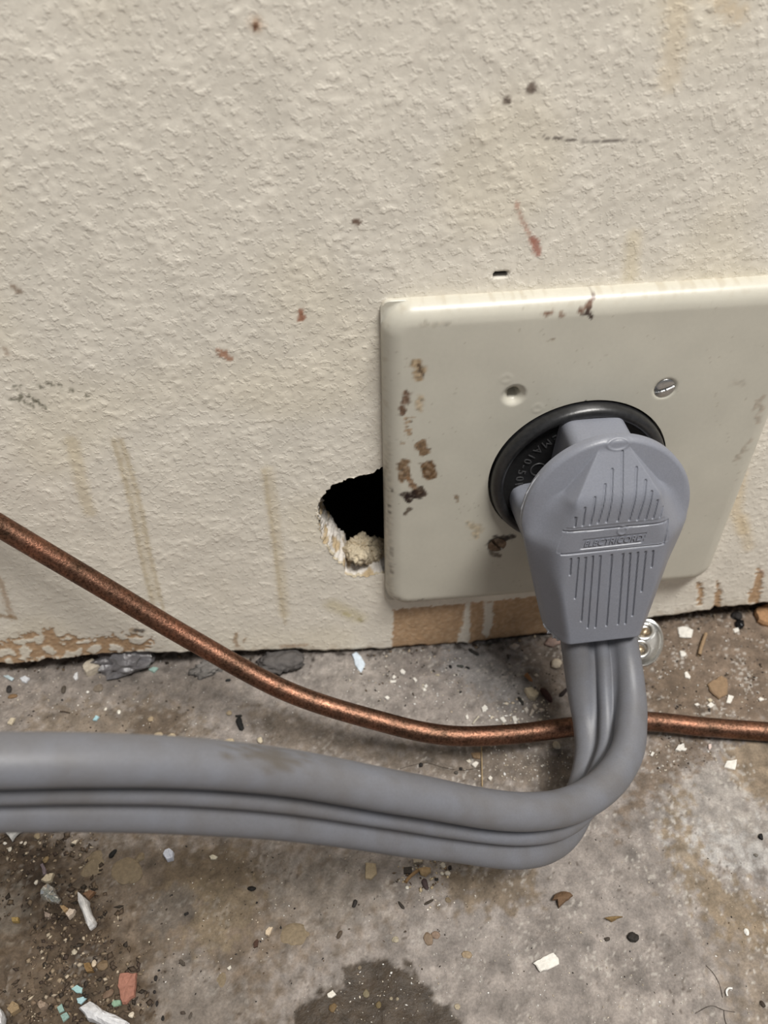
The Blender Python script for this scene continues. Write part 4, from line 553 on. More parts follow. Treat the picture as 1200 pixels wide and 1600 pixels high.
# ------------------------------------------------------------------ cover plate
PH, PT = 57.15, 6.0
g1 = np.concatenate([-PH+np.array([0, .06, .2, .4, .7, 1.1, 1.6, 2.2, 2.9, 3.6]), np.arange(-PH+4.2, PH-4.1, .5), PH-np.array([0, .06, .2, .4, .7, 1.1, 1.6, 2.2, 2.9, 3.6])[::-1]])
X, Z = np.meshgrid(g1, g1); x = X.ravel().copy(); z = Z.ravel().copy()
R_e, R_c = 5.4, 2.6
dx = PH-np.abs(x); dz = PH-np.abs(z)
d = np.minimum(dx, dz); cc_ = (dx < R_c+R_e) & (dz < R_c+R_e)
d = np.where(cc_, (R_c+R_e)-np.hypot(R_c+R_e-dx, R_c+R_e-dz), d); d = np.clip(d, 0, None)
# round the corners in plan
kx = np.clip(R_c-dx, 0, None); kz = np.clip(R_c-dz, 0, None); hyp = np.hypot(kx, kz); over = (hyp > R_c)
fx = np.where(over, R_c/np.maximum(hyp, 1e-6), 1.0); x = np.where(over, np.sign(x)*(PH-R_c+kx*fx), x); z = np.where(over, np.sign(z)*(PH-R_c+kz*fx), z)
e = np.clip(R_e-d, 0, R_e); h = PT-4.4+4.4*np.sqrt(np.clip(1-(e/R_e)**2, 0, 1))
h += .05*noise(x, z, 30, 90, 140)
SCR = [(21.2, 27.9), (-21.1, -29.3)]; HOLEP = (-21.4, 29.1)
r = np.hypot(x-HOLEP[0], z-HOLEP[1]); h = np.where(r < 3.4, np.minimum(h, PT-(3.4-r)*.95), h); h = np.where(r < 1.55, -1.5, h)
for sx, sz in SCR:
    r = np.hypot(x-sx, z-sz); h = np.where(r < 3.3, np.minimum(h, PT-(3.3-r)*.8), h)
for mx, mz in [(-24.0, 34.6), (-14.3, 24.2)]:
    r = np.hypot(x-mx, z-mz); h += .12*np.exp(-((r-1.3)/.28)**2)+.14*np.exp(-((r-.4)/.3)**2)*(np.sin(np.arctan2(z-mz, x-mx)*3) > 0)
c = np.tile(lin((194, 190, 177)), (len(x), 1)); c *= (1+.012*noise(x, z, 10, 60, 141))[:, None]
edge = (1-sst(0, 3.5, d))*sst(.2, 1.6, noise(x, z, 2, 9, 142)); c = c*(1-.25*edge[:, None])+lin((150, 132, 104))*.25*edge[:, None]
for i, (q, st, wd, soft, rag, pts) in enumerate(PST):
    m_ = local(x, z, pts, wd+soft+3*rag+1)
    if not m_.any(): continue
    dd = wd-seg_dist(x[m_], z[m_], pts, False)+rag*(.5*noise(x[m_]+37*i, z[m_]+53*i, 2, 5, 150)+.12*noise(x[m_]+37*i, z[m_]+53*i, 1.2, 2, 151))
    mot = (1+.3*noise(x[m_], z[m_], 1.3, 4, 152))[:, None]; a = (st*sst(-soft*.9, soft*.7, dd))[:, None]*np.clip(1-.25*(mot-1)*2, .5, 1); c[m_] = c[m_]*(1-a)+np.clip(lin(q)*mot, .008, 1)*a
sc_ = sst(2.3, 2.9, noise(x, z, 1.1, 3, 143)+.5*noise(x, z, 12, 40, 144)); c = c*(1-.3*sc_[:, None])+lin((120, 105, 85))*.3*sc_[:, None]
c = np.clip(c*1.12, .005, .9)
RC_, RX_, RZ_ = 26.9, .7, -1.3
rr = np.hypot(x-RX_, z-RZ_); ins = rr < RC_
n_ = len(g1); F = grid_faces(n_, n_); F = F[ins[F].sum(1) < 4]
bv = np.unique(F[ins[F].sum(1) > 0]); bv = bv[ins[bv]]
x[bv] = RX_+(x[bv]-RX_)/rr[bv]*RC_; z[bv] = RZ_+(z[bv]-RZ_)/rr[bv]*RC_
V = np.stack([x, -h, z], 1)
# skirt back to the wall
ring = np.concatenate([np.arange(n_), n_-1+n_*np.arange(1, n_), (n_*n_-2)-np.arange(n_-1), n_*np.arange(n_-2, 0, -1)])
sk = V[ring].copy(); sk[:, 1] = .1; nV = len(V); k = len(ring); a = np.arange(k); b_ = (a+1) % k
F = np.vstack([F, np.stack([ring[b_], ring[a], nV+a, nV+b_], 1)]); V = np.vstack([V, sk]); c = np.vstack([c, c[ring]])
used = np.unique(F); rm = np.full(len(V), -1); rm[used] = np.arange(len(used))
plate = empty('cover_plate', (0, 0, -PH))
UP = Vector((0, 0, PH))*S
pm = link('plate', mesh_np('plate', V[used], rm[F], c[used]), M_plate, plate); pm.location = UP
tag(plate, 'square cream plastic cover plate with brown stains, screwed to the wall', 'cover plate')
def screw_mesh(name, ang, rad=2.95):
    g = np.linspace(-rad, rad, 45); A, B = np.meshgrid(g, g); a = A.ravel(); b_ = B.ravel()
    r = np.hypot(a, b_); s_ = np.where(r > rad, rad/np.maximum(r, 1e-6), 1); m_ = np.maximum(np.abs(a), np.abs(b_)); f_ = np.where(r > 1e-6, m_/np.maximum(r, 1e-6), 1); a = a*f_; b_ = b_*f_
    r = np.hypot(a, b_); hh = .95*np.sqrt(np.clip(1-(r/(rad*1.12))**2, 0, 1))-.43
    q = -a*math.sin(ang)+b_*math.cos(ang); hh = np.where(np.abs(q) < .42, np.minimum(hh, -.55), hh)
    V = np.stack([a, -hh, b_], 1); F = grid_faces(45, 45)
    ring = np.concatenate([np.arange(45), 44+45*np.arange(1, 45), (45*45-2)-np.arange(44), 45*np.arange(43, 0, -1)])
    sk = V[ring].copy(); sk[:, 0] *= .5; sk[:, 2] *= .5; sk[:, 1] = 2.2; k = len(ring); i = np.arange(k); j = (i+1) % k
    return mesh_np(name, np.vstack([V, sk]), np.vstack([F, np.stack([ring[j], ring[i], len(V)+i, len(V)+j], 1)]), None, False)
for (sx, sz), ang, m_, lb in zip(SCR, (.33, -.9), (M_steel, M_rust), ('bright slotted screw head', 'dirty slotted screw head with dark grime around it')):
    o = link('screw', screw_mesh('screw', ang), m_, plate); o.location = Vector((sx, -PT+.1, sz))*S+UP; o['label'] = lb

# ------------------------------------------------------------------ receptacle
def lathe(name, prof, seg=128, smooth=True):
    """profile of (radius, y) turned about the y axis"""
    n = len(prof); V = []; 
    for k in range(seg):
        t = 2*math.pi*k/seg
        for r, y_ in prof: V.append((r*math.cos(t), y_, r*math.sin(t)))
    F = []
    for k in range(seg):
        for j in range(n-1):
            a = k*n+j; b_ = ((k+1) % seg)*n+j; F.append((a, a+1, b_+1, b_))
    return mesh_np(name, V, F, None, smooth)
rec = empty('receptacle', (RX_, 0, RZ_)); tag(rec, 'round black flush receptacle in the cover plate behind the grey plug', 'power socket')
link('rim', lathe('rim', [(26.3, 8), (26.3, -6.0), (26.25, -7.2), (26.0, -8.2), (25.5, -9.0), (24.8, -9.5), (24.0, -9.6), (23.3, -9.3), (22.8, -8.6), (22.6, -7.6), (22.6, -7.0)]), M_black, rec)
link('socket_face', lathe('socket_face', [(22.7, -7.4), (15, -7.45), (8, -7.45), (.01, -7.45)]), M_blackmatte, rec)
def text_mesh(name, body, size, extrude, shear=0.0, spacing=1.0):
    cu = bpy.data.curves.new(name, 'FONT'); cu.body = body; cu.size = size*S; cu.extrude = extrude*S; cu.shear = shear; cu.align_x = 'CENTER'; cu.align_y = 'CENTER'; cu.space_character = spacing
    cu.resolution_u = 3
    ob = bpy.data.objects.new(name, cu); col.objects.link(ob); bpy.context.view_layer.update()
    me = bpy.data.meshes.new_from_object(ob.evaluated_get(bpy.context.evaluated_depsgraph_get()))
    bpy.data.objects.remove(ob); me.name = name; return me
word = 'NEMA10-50R'; angs = [111, 119.5, 129, 139, 148, 154.5, 161, 168, 176, 184.5]
bm = bmesh.new()
for i, ch in enumerate(word):
    me = text_mesh('t', ch, 3.5, .16); ang = math.radians(angs[i]); rad = 18.0
    # letter tops point to the centre
    up_v = Vector((-math.cos(ang), 0, -math.sin(ang))); out_v = Vector((0, -1, 0)); rt = up_v.cross(out_v)
    Mx = Matrix((rt, up_v, out_v)).transposed().to_4x4(); Mx.translation = Vector((rad*math.cos(ang), -7.5, rad*math.sin(ang)))*S
    me.transform(Mx); bm.from_mesh(me); bpy.data.meshes.remove(me)
me = bpy.data.meshes.new('embossed_lettering'); bm.to_mesh(me); bm.free()
link('embossed_lettering', me, M_emb, rec)
o = link('embossed_ring', lathe('embossed_ring', [(2.45, -7.44), (2.4, -7.68), (2.1, -7.68), (2.05, -7.44)], 48), M_emb, rec); o.location = Vector((-12.6, 0, 4.3))*S

# ------------------------------------------------------------------ plug and cord
root = empty('power_cord', (2.2, -60, -80)); RO = Vector((2.2, -60, -80))
tag(root, 'grey flat three-conductor range cord with moulded right-angle plug in the socket', 'power cord')
t_, r_ = math.radians(10.5), math.radians(2.0)
O = np.array([2.2, -28.5, 4.0]); v0 = np.array([0, math.sin(t_), math.cos(t_)]); NN = np.array([0, -math.cos(t_), math.sin(t_)])
U_ = math.cos(r_)*np.array([1., 0, 0])+math.sin(r_)*v0; V_ = -math.sin(r_)*np.array([1., 0, 0])+math.cos(r_)*v0
def halfw(v):
    circ = np.sqrt(np.clip(23.6**2-(v+.8)**2, 0, None))
    return np.where(v > -4, circ, np.interp(v, [-41.6, -38.4, -28, -16, -4], [11.8, 16.2, 18.4, 20.9, 23.38]))
nu, nv = 231, 331
tv = np.linspace(0, 1, nv); vv = np.where(tv < .18, 22.78-(1-np.cos(tv/.18*math.pi/2))*9.0, 0); 
vtop = 22.78-9.0; vv = np.where(tv < .18, vv, vtop+(tv-.18)/.82*(-41.6-vtop))
uu = np.linspace(-1, 1, nu); uu = np.sign(uu)*(1-(1-np.abs(uu))**1.15)
VV = np.repeat(vv, nu); UU = (np.maximum(halfw(vv), .02)[:, None]*uu[None, :]).ravel()
FH = 7.3
a = np.abs(UU)
sl = np.interp(VV, [-41, -5, 8, 20], [1.32, 1.25, 2.6, 3.0]); face = np.interp(VV, [-41.6, -38.5, -5.5, 8, 19.5, 24], [10.6, 10.9, 16.4, 11.6, 2.4, -1.0])
foot = face+FH/sl
side = (foot-a)*sl; slope = .8+.565*(19.5-VV)
def smin(p, q, k): 
    hh = np.clip(.5+.5*(q-p)/k, 0, 1); return q*(1-hh)+p*hh-k*hh*(1-hh)
kk = 1.0+1.6*sst(10, -2, VV)*sst(-24, -8, VV); Hh = smin(smin(side, slope, .5), np.full_like(side, FH), 1.3*kk)
rdisc = np.hypot(UU, VV+.8); dome = 1.9*np.clip(1-(rdisc/23.6)**2, 0, 1)+.1
kd = .25+4.5*sst(10.5, 3, VV)*sst(-22, -8, VV); Hh = -smin(-Hh, -dome, kd)
edged = np.minimum(np.maximum(halfw(VV)-a, 0), np.maximum(22.8-np.hypot(UU, VV+.8)+.8, 0) if False else 1e9)
edged = np.maximum(halfw(VV)-a, 0); edged = np.where(VV > -4, np.maximum(23.6-rdisc, 0), edged); edged = np.minimum(edged, (VV+41.6)*1.2)
Hh -= .9*np.clip(1-edged/1.3, 0, 1)**2
# soften the shoulder where the round flange runs into the tapered body
Hg = Hh.reshape(nv, nu); mk = (sst(9.5, 3.5, VV)*sst(-22, -10, VV)*sst(8, 12, a)).reshape(nv, nu)
for _ in range(90):
    bl = Hg.copy(); bl[1:-1, 1:-1] = (Hg[:-2, 1:-1]+Hg[2:, 1:-1]+Hg[1:-1, :-2]+Hg[1:-1, 2:])/4; Hg = Hg*(1-mk)+bl*mk
Hh = Hg.ravel()
# engraved ribs and label frame
for gx0, gy0, gx1, gy1 in GROOVES:
    dd = seg_dist(UU, VV, [(gx0, gy0), (gx1, gy1)], False); Hh -= .42*(1-sst(.16, .42, dd))
fr = np.full(len(UU), 1e9)
for gx0, gy0, gx1, gy1 in FRAME: fr = np.minimum(fr, seg_dist(UU, VV, [(gx0, gy0), (gx1, gy1)], False))
Hh -= .38*(1-sst(.12, .4, fr))
inp = inside(UU, VV, [(-16.4, .9), (16.3, .9), (16.3, -7.3), (-16.3, -7.3)]) & (Hh > FH-.7); Hh = np.where(inp, Hh-.12, Hh)
inp = inside(UU, VV, [(-8.6, -3.2), (8.8, -3.2), (8.0, -6.4), (-9.4, -6.4)]); Hh = np.where(inp, Hh-.22, Hh)
rc = np.hypot(UU-1.9, VV+1.6); Hh += .22*np.exp(-((rc-1.25)/.25)**2)
rc = np.hypot((UU-1.0)/1.9, VV-21.2); Hh += .18*np.exp(-((rc-1.5)/.25)**2)
Hb = -3.4-5.6*sst(2, -6, VV)*sst(17, 12.5, a)-.0*a
Hb = np.where(edged < 1.0, -3.0, Hb)
def to_world(u, v, n): return O+np.outer(u, U_)+np.outer(v, V_)+np.outer(n, NN)
Vf = to_world(UU, VV, Hh); Vb = to_world(UU, VV, Hb)
F1 = grid_faces(nu, nv)[:, ::-1]; nV = len(Vf)
ring = np.concatenate([np.arange(nu), nu-1+nu*np.arange(1, nv), (nu*nv-2)-np.arange(nu-1), nu*np.arange(nv-2, 0, -1)])
k = len(ring); i = np.arange(k); j = (i+1) % k
Fs = np.stack([ring[i], ring[j], nV+ring[j], nV+ring[i]], 1)
rel_ = np.array(RO)
me = mesh_np('plug_body', np.vstack([Vf, Vb])-rel_, np.vstack([F1, F1[:, ::-1]+nV, Fs]))
plug = link('plug_body', me, M_plug, root)
me.set_sharp_from_angle(angle=math.radians(38))
# moulded lettering on the plug
me = text_mesh('raised_lettering', 'ELECTRICORD', 2.75, .16, .25, 1.0)
bbx = [v.co.x for v in me.vertices]; wdt = max(bbx)-min(bbx); me.transform(Matrix.Scale(16.2*S/wdt, 4, (1, 0, 0)))
Mx = Matrix((Vector(U_), Vector(V_), Vector(NN))).transposed().to_4x4(); Mx.translation = Vector((O+U_*-.3+V_*-4.85+NN*(FH-.22)-rel_)*S)
me.transform(Mx); link('raised_lettering', me, M_plug, plug)
# the stem between plug flange and receptacle
outl = [(-7.2, 18.2), (7.2, 18.2), (9.0, 16.4), (9.8, 4), (10.0, -5.2), (17, -5.8), (20.2, -7.2), (21.0, -11), (19.6, -17), (16, -20.4), (0, -22), (-16, -20.4), (-19.6, -17), (-21.0, -11), (-20.2, -7.2), (-17, -5.8), (-10.0, -5.2), (-9.8, 4), (-9.0, 16.4)]
ro = resample(outl, .8); m_n = len(ro)
for _ in range(3): ro = (np.roll(ro, 1, 0)+2*ro+np.roll(ro, -1, 0))/4
fr_ = to_world(ro[:, 0], ro[:, 1]+.0, np.full(m_n, -2.9))
bk_ = np.stack([RX_+.6+ro[:, 0], np.full(m_n, -7.5), 3.6+ro[:, 1]], 1)
rings = [bk_*(1-t)+fr_*t for t in (0, .12, .35, .65, 1)]
rings[0] = rings[0]+(0, 0, 0)
Vn = np.vstack(rings); Fn = []
for q in range(4):
    i = np.arange(m_n); j = (i+1) % m_n; Fn.append(np.stack([q*m_n+i, q*m_n+j, (q+1)*m_n+j, (q+1)*m_n+i], 1))
me = mesh_np('plug_stem', Vn-rel_, np.vstack(Fn)[:, ::-1]); link('plug_stem', me, M_plug, root); me.set_sharp_from_angle(angle=math.radians(40))
# cord
st = [list(map(float, q)) for q in CORD]
d0 = [st[0][k]-.55*(st[1][k]-st[0][k]) for k in range(3)]
P_ = [d0]+[q[:3] for q in st]+[(-176, -110, 39), (-236, -116, 52), (-330, -126, 64), (-470, -142, 72)]
W_ = [st[0][3:]]+[q[3:] for q in st]+[(.3, .02, .95), (.25, .02, .96), (.15, .05, .98), (.1, .1, .98)]
def catmull(P, sub):
    P = [np.asarray(p, float) for p in P]; P = [2*P[0]-P[1]]+P+[2*P[-1]-P[-2]]; res = []
    for i in range(1, len(P)-2):
        for s_ in range(sub):
            t = s_/sub; a, b_, c_, d_ = P[i-1:i+3]
            res.append(.5*((2*b_)+(-a+c_)*t+(2*a-5*b_+4*c_-d_)*t*t+(-a+3*b_-3*c_+d_)*t**3))
    res.append(P[-2]); return np.array(res)
cp = catmull(P_, 10); cw = catmull(W_, 10)
ct = np.gradient(cp, axis=0); ct /= np.linalg.norm(ct, axis=1)[:, None]
cw -= (cw*ct).sum(1)[:, None]*ct; cw /= np.linalg.norm(cw, axis=1)[:, None]; cn = np.cross(ct, cw)
LO, LA, LB, MA, MB_, WEB = 7.4, 4.3, 4.95, 2.5, 4.0, 2.0
th = np.linspace(0, math.pi*.80, 20); ws_ = list(LO+LA*np.cos(th)); ws_ = [q for q in ws_ if q > 2.75]+[2.72]
ws_ += list(MA*np.cos(np.linspace(.02, math.pi/2, 8)))
ws_ = sorted(set([round(float(q), 4) for q in ws_]), reverse=True); ws_ = ws_+[-q for q in ws_[::-1] if q > 1e-3]
def hgt(q):
    q = abs(q); h1 = LB*math.sqrt(max(0, 1-((q-LO)/LA)**2)); h2 = MB_*math.sqrt(max(0, 1-(q/MA)**2))**.8
    return max(h1, h2, WEB if q < LO else 0)
top = [(q, hgt(q)) for q in ws_]; bot = [(q, -hgt(q)) for q in ws_[::-1][1:-1]]
prof = np.array(top+bot); npf = len(prof)
Vc = (cp[:, None, :]+cw[:, None, :]*prof[None, :, 0:1]+cn[:, None, :]*prof[None, :, 1:2]).reshape(-1, 3)
Fc = []; i = np.arange(npf); j = (i+1) % npf
for q in range(len(cp)-1): Fc.append(np.stack([q*npf+i, q*npf+j, (q+1)*npf+j, (q+1)*npf+i], 1))
ks = np.repeat(np.arange(len(cp)), npf).astype(float); kw_ = np.tile(prof[:, 0], len(cp)); kh = np.tile(prof[:, 1], len(cp))
st_ = .8*sst(.1, .8, 1-np.hypot((ks-115)/5.0, (kw_-12.3)/2.2)+.3*noise(Vc[:, 0], Vc[:, 2]-Vc[:, 1], 1.5, 7, 160))[:, None]
st2 = sst(.3, 1.6, noise(Vc[:, 0], Vc[:, 2]-Vc[:, 1], 6, 24, 161))[:, None]*.22
tn = 1-st_*(1-np.array([.66, .56, .42])); tn = tn*(1-st2*(1-np.array([.75, .68, .58])))
me = mesh_np('cord', Vc-rel_, np.vstack(Fc), tn); link('cord', me, M_cord, root)
nt = M_cord.node_tree; b = nt.nodes['Principled BSDF']; src_ = b.inputs['Base Color'].links[0].from_socket; at = nd(nt, 'ShaderNodeVertexColor', layer_name='tint')
nt.links.new(mul(nt, src_, at.outputs['Color']), b.inputs['Base Color'])
# ragged moulding flash along the parting line
M_flash = plain('pale_vinyl_flash', tuple(lin((176, 178, 184))), .5)
for (p0, p1, wd_, n0) in (((-16.3, -38.3), (-11.4, -41.8), 1.4, np.linspace(-.2, 4.0, 40)), ((-23.4, -3.5), (-19.0, 13.2), .35, np.full(40, -2.0))):
    q = np.linspace(0, 1, 40); r = np.random.default_rng(5); a_ = np.array(p0); b_ = np.array(p1)
    base = a_+(b_-a_)*q[:, None]
    if p0[1] > -10: base[:, 0] = -halfw(base[:, 1])
    outw = np.array([-(b_-a_)[1], (b_-a_)[0]]); outw = outw/np.linalg.norm(outw); outw = outw if outw @ (base[20]-np.array([0, -8.0])) > 0 else -outw
    ww = wd_*(.35+.65*np.abs(np.convolve(r.standard_normal(44), np.ones(5)/3, 'valid')))*np.sin(q*math.pi)**.4
    i_ = base-outw*.35; o_ = base+outw*ww[:, None]
    Vq = np.vstack([to_world(i_[:, 0], i_[:, 1], n0+.18), to_world(o_[:, 0], o_[:, 1], n0+.1), to_world(o_[:, 0], o_[:, 1], n0-.1), to_world(i_[:, 0], i_[:, 1], n0-.18)])
    i = np.arange(39); Fq = np.vstack([np.stack([w_*40+i, w_*40+i+1, ((w_+1) % 4)*40+i+1, ((w_+1) % 4)*40+i], 1) for w_ in range(4)])
    link('moulding_flash', mesh_np('moulding_flash', Vq-rel_, Fq, None, False), M_flash, plug)

# ------------------------------------------------------------------ copper tube
def tube_mesh(name, pts, rad, sub=10, seg=24, wob=0.0, cap=True, tint=None):
    c_ = catmull(pts, sub) if len(pts) > 2 else np.array([np.asarray(pts[0])+(np.asarray(pts[1])-np.asarray(pts[0]))*t for t in np.linspace(0, 1, 6)])
    T_ = np.gradient(c_, axis=0); T_ /= np.linalg.norm(T_, axis=1)[:, None]
    up = np.array([0, 0, 1.0]); A_ = np.cross(T_, up+.001); A_ /= np.linalg.norm(A_, axis=1)[:, None]; B_ = np.cross(T_, A_)
    th = np.arange(seg)/seg*2*math.pi
    rad_ = rad*(1+wob*np.random.default_rng(3).standard_normal(len(c_)))
    V = (c_[:, None]+rad_[:, None, None]*(A_[:, None]*np.cos(th)[None, :, None]+B_[:, None]*np.sin(th)[None, :, None])).reshape(-1, 3)
    F = []; i = np.arange(seg); j = (i+1) % seg
    for q in range(len(c_)-1): F.append(np.stack([q*seg+i, q*seg+j, (q+1)*seg+j, (q+1)*seg+i], 1))
    return mesh_np(name, V, np.vstack(F), None if tint is None else np.tile(tint, (len(V), 1)))
PIPE = [[-560, -9, 330], [-420, -8, 215], [-300, -6, 118], [-238, -5, 68], [-198.3, -7.2, 35.4], [-179.0, -9.4, 14.5], [-166.0, -12.1, 1.2], [-144.1, -17.2, -19.7], [-119.3, -24.4, -41.1], [-91.5, -34.7, -58.2], [-62.0, -43.2, -67.4], [-42.0, -47.5, -71.6], [-20.8, -47.2, -75.1], [1.4, -44.9, -78.0], [24.1, -43.7, -80.6], [45.7, -46.6, -83.2], [67.1, -49.9, -84.6], [94.2, -54.5, -84.9], [160, -66, -84.9], [320, -84, -84.9], [600, -100, -84.9]]
tag(link('copper_tube', tube_mesh('copper_tube', PIPE, 3.2, 12, 32), M_cop), 'thin tarnished copper tube sloping down the wall and along the floor', 'pipe')

# ------------------------------------------------------------------ clamp and wad by the wall
cl = empty('cable_clamp', (38.5, -8, fz(38.5, -8))); tag(cl, 'shiny metal cable clamp on the floor behind the plug', 'clamp')
def oval_plate(name, ra, rb, hgt_, seg=48):
    V = []; 
    prof_ = [(0.0, .35), (.55, .30), (.8, .38), (.9, .62), (.97, 1.0), (1.0, .95), (1.0, .4), (.97, 0.0), (.0, 0.0)]
    for k in range(seg):
        t = 2*math.pi*k/seg
        for r, q in prof_: V.append((ra*max(r, .002)*math.cos(t), rb*max(r, .002)*math.sin(t), q*hgt_))
    n = len(prof_); F = []
    for k in range(seg):
        for j_ in range(n-1): a_ = k*n+j_; b__ = ((k+1) % seg)*n+j_; F.append((a_, b__, b__+1, a_+1))
    return mesh_np(name, V, F)
o = link('clamp_plate', oval_plate('clamp_plate', 10.5, 6.8, 2.6), M_steel, cl); o.rotation_euler = (.16, -.12, 1.0); o.location = (0, 0, .0012)
for q, (ax, ay) in enumerate([(1.8, 4.4), (-2.6, -3.4)]):
    bm = bmesh.new(); seg = 40; rings_ = 12; V = []; F = []
    for k in range(seg):
        t = 2*math.pi*k/seg
        for m in range(rings_): p_ = 2*math.pi*m/rings_; V.append(((3.6+.75*math.cos(p_))*math.cos(t), (3.0+.75*math.cos(p_))*math.sin(t), .75*math.sin(p_)))
    for k in range(seg):
        for m in range(rings_): F.append((k*rings_+m, ((k+1) % seg)*rings_+m, ((k+1) % seg)*rings_+(m+1) % rings_, k*rings_+(m+1) % rings_))
    bm.free()
    o = link('rim', mesh_np('rim', V, F), M_steel, cl); o.location = Vector((ax, ay, 3.3))*S; o.rotation_euler = (.1, -.1, .6)
    o = link('screw', blob_mesh('screw', 2.2, 1.8, 1.5, 610+q, (.4, .33, .24), 3, .1), M_brass, cl); o.location = Vector((ax, ay, 3.0))*S
wad = blob_mesh('plastic_wad', 9.0, 6.0, 4.0, 620, lin((120, 120, 124)), 3, .3, True, .35)
M_film = plain('grey_plastic_film', tuple(lin((112, 110, 112))), .12, 0, 500, .25, .0006, .8)
o = link('plastic_wad', wad, M_film); o.location = Vector((-153, 2.5, fz(-153, 2.5)+2.6))*S
tag(o, 'crumpled shiny grey plastic wad tucked under the wall at left', 'plastic')

# ------------------------------------------------------------------ debris, one object each
def set_tint(me, tint, seed, var=.05):
    a = me.color_attributes.new('tint', 'FLOAT_COLOR', 'POINT'); n = len(me.vertices); cc = np.ones((n, 4))
    cc[:, :3] = np.clip(np.asarray(tint)*(1+np.random.default_rng(seed).normal(0, var, n))[:, None], .003, .95); a.data.foreach_set('color', cc.ravel())
MATS = {'matte': M_matte, 'gloss': M_gloss, 'glass': M_glass}
CURL = {'plaster_shard': 1.6, 'glass_shard': 2.2, 'leaf_scrap': 1.2, 'dry_petal': 1.5}
def chip_mesh(name, pts, h, seed, tint, curl=0.0):
    """a flake: ragged outline, thickness, slightly domed or curled"""
    pts = np.array(pts); per = np.linalg.norm(np.roll(pts, -1, 0)-pts, axis=1).sum(); o_ = resample(pts, max(per/22, .12)); n = len(o_); r = np.random.default_rng(seed)
    o_ = o_+r.normal(0, per*.004, o_.shape)
    cen = o_.mean(0); ext = np.ptp(o_, axis=0).max()
    dirv = np.linalg.svd(o_-cen)[2][1]
    def zc(p): s_ = ((p-cen)@dirv); half = max(np.abs((o_-cen)@dirv).max(), .1); return curl*(1-(s_/half)**2)
    lay = []
    for f_, zz in ((1.0, 0.0), (1.02, h*.5), (.93, h), (.5, h*1.06)):
        p = cen+(o_-cen)*f_; lay.append(np.column_stack([p, zz+zc(p)+(r.normal(0, h*.05, n) if f_ < 1 else 0)]))
    V = np.vstack(lay+[np.array([[cen[0], cen[1], h*1.05+curl]]), np.array([[cen[0], cen[1], curl*.9]])])
    F = []
    for q in range(3):
        for i in range(n): j = (i+1) % n; F.append((q*n+i, q*n+j, (q+1)*n+j, (q+1)*n+i))
    T3 = [(3*n+i, 3*n+(i+1) % n, 4*n) for i in range(n)]+[((i+1) % n, i, 4*n+1) for i in range(n)]
    me = bpy.data.meshes.new(name); me.from_pydata([tuple(v*S) for v in V], [], F+T3); me.update()
    set_tint(me, tint, seed); return me
def pellet_mesh(name, L, w_, seed, tint):
    r = random.Random(seed); n, sg = 9, 10; V = []; F = []; b0 = r.uniform(-.12, .12)
    for k in range(n):
        t = k/(n-1)*2-1; q = math.sqrt(max(0, 1-abs(t)**3.2))*(1+.12*math.sin(3*t+seed)); q = max(q, .02)
        for m in range(sg):
            p = 2*math.pi*m/sg; e_ = 1+r.uniform(-.07, .07); V.append((t*L/2*S, (q*w_/2*math.cos(p)*e_+b0*w_*(1-t*t))*S, q*w_/2*.85*math.sin(p)*e_*S))
    for k in range(n-1):
        for m in range(sg): F.append((k*sg+m, k*sg+(m+1) % sg, (k+1)*sg+(m+1) % sg, (k+1)*sg+m))
    F += [tuple(range(sg)), tuple(range((n-1)*sg, n*sg))[::-1]]
    me = bpy.data.meshes.new(name); me.from_pydata(V, [], [f[::-1] for f in F]); me.update()
    me.polygons.foreach_set('use_smooth', np.ones(len(me.polygons), bool)); set_tint(me, tint, seed, .12); return me
for i, (nm, cat, kind, A_, B_, C_, cc, lab, grp, mt) in enumerate(THINGS):
    tint = lin(cc)*KO; m_ = MATS[mt]
    if kind == 'chip':
        me = chip_mesh(nm, B_, C_[0], 1000+i, tint, CURL.get(nm, 0.0)); o = link(nm, me, m_)
        zz = max(fz(A_[0]+p[0]*.8, A_[1]+p[1]*.8) for p in B_); zm = sum(fz(A_[0]+p[0]*.8, A_[1]+p[1]*.8) for p in B_)/len(B_)
        o.location = Vector((A_[0], A_[1], zm+.08))*S; an = random.uniform(0, 6.28)
        tl = math.radians(C_[1])*.6; o.rotation_euler = (tl*math.cos(an), tl*math.sin(an), 0)
    elif kind == 'pebble':
        hz = max(.3, C_[0]*min(B_)); me = blob_mesh(nm, B_[0], B_[1], hz, 1000+i, tint, 3 if nm not in ('rock', 'dark_lump') else 4, .2, False, .3 if nm == 'rock' else .12); o = link(nm, me, m_)
        o.location = Vector((A_[0], A_[1], fz(*A_)+hz*(.25 if C_[0] <= .45 else .62)))*S; o.rotation_euler.z = math.radians(C_[1])
    elif kind == 'pellet':
        a = np.array(A_); b_ = np.array(B_); L = np.linalg.norm(b_-a); me = pellet_mesh(nm, L*1.05, C_[0], 1000+i, tint); o = link(nm, me, m_)
        mid = (a+b_)/2; o.location = Vector((mid[0], mid[1], fz(*mid)+C_[0]*.36))*S; o.rotation_euler.z = math.atan2(b_[1]-a[1], b_[0]-a[0])
    else:
        pts = [(p[0], p[1], fz(*p)+C_[0]+B_[0]*.6) for p in A_]; me = tube_mesh(nm, pts, B_[0], 5, 8, .05, True, tint); o = link(nm, me, m_)
    tag(o, lab, cat, grp)
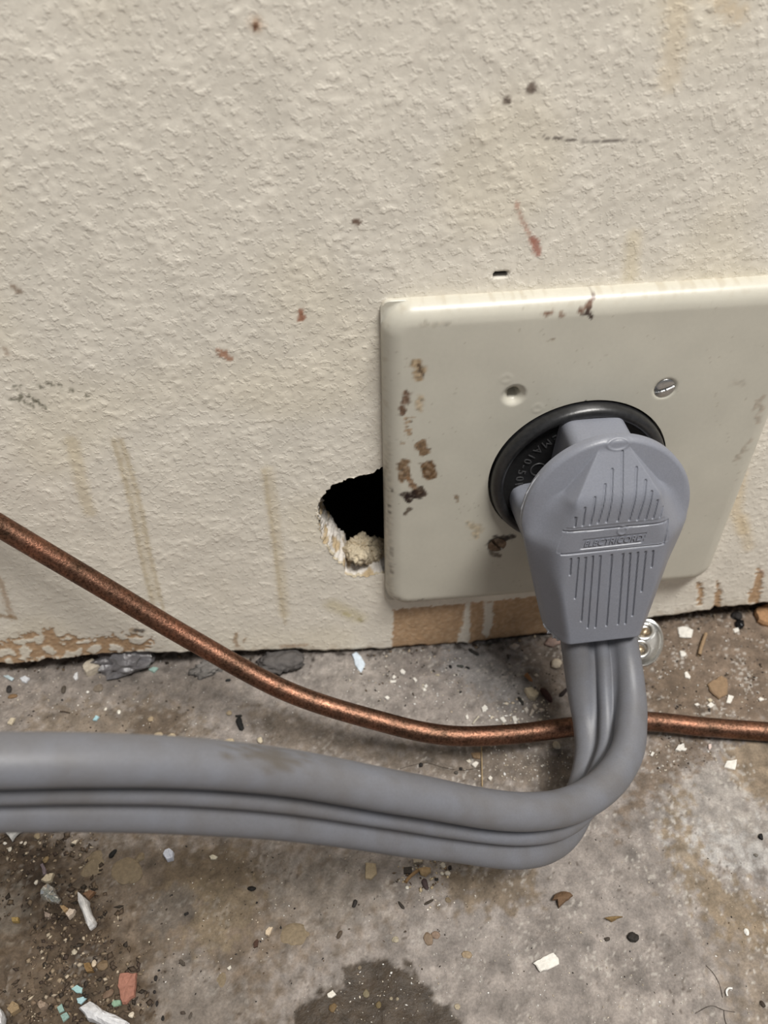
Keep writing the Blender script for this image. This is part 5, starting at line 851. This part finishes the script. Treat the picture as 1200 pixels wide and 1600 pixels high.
# ------------------------------------------------------------------ grit nobody could count
PAL = {'white': [(222, 216, 206), (205, 195, 178), (190, 176, 156), (230, 228, 224)], 'dark': [(46, 40, 36), (70, 60, 50), (34, 32, 32), (90, 74, 58)],
       'dirt': [(92, 78, 64), (70, 58, 47), (112, 96, 78), (52, 44, 36), (134, 118, 98), (172, 158, 138), (62, 50, 42), (84, 70, 56)], 'mix': [(60, 50, 42), (150, 126, 96), (205, 195, 178), (96, 78, 60), (190, 172, 140)]}
octv = np.array([(1, 0, 0), (-1, 0, 0), (0, 1, 0), (0, -1, 0), (0, 0, 1), (0, 0, -1)], float); octf = np.array([(0, 2, 4), (2, 1, 4), (1, 3, 4), (3, 0, 4), (2, 0, 5), (1, 2, 5), (3, 1, 5), (0, 3, 5)])
GV = []; GF = []; GC = []; nG = 0
for cx, cy, rx, ry, n, pal, s0, s1 in GRIT:
    ang = rng.uniform(0, 2*math.pi, n); rad = np.sqrt(rng.uniform(0, 1, n))*1.15
    px_ = cx+rx*rad*np.cos(ang); py_ = np.minimum(cy+ry*rad*np.sin(ang), 10); pz_ = floor_h(px_, py_)
    for k in range(n):
        s_ = s0+(s1-s0)*rng.uniform()**2.2; sc3 = s_*np.array([rng.uniform(.6, 1.5), rng.uniform(.4, 1.0), rng.uniform(.25, .6)]); q = rng.uniform(0, 6.28)
        v = octv*(1+rng.uniform(-.3, .3, (6, 1)))*sc3; tl = rng.normal(0, .25)
        v = np.column_stack([v[:, 0]*math.cos(q)-v[:, 1]*math.sin(q), v[:, 0]*math.sin(q)+v[:, 1]*math.cos(q), v[:, 2]+tl*v[:, 0]])
        GV.append(v+np.array([px_[k], py_[k], pz_[k]+sc3[2]*.5])); GF.append(octf+nG); nG += 6
        t = PAL[pal][rng.integers(len(PAL[pal]))]; GC.append(np.tile(lin(t)*rng.uniform(.8, 1.1), (6, 1)))
g = link('floor_grit', mesh_np('floor_grit', np.vstack(GV), np.vstack(GF), np.vstack(GC), False), M_grit)
tag(g, 'fine grit, crumbs and sand scattered over the concrete floor', 'grit', kind='stuff')
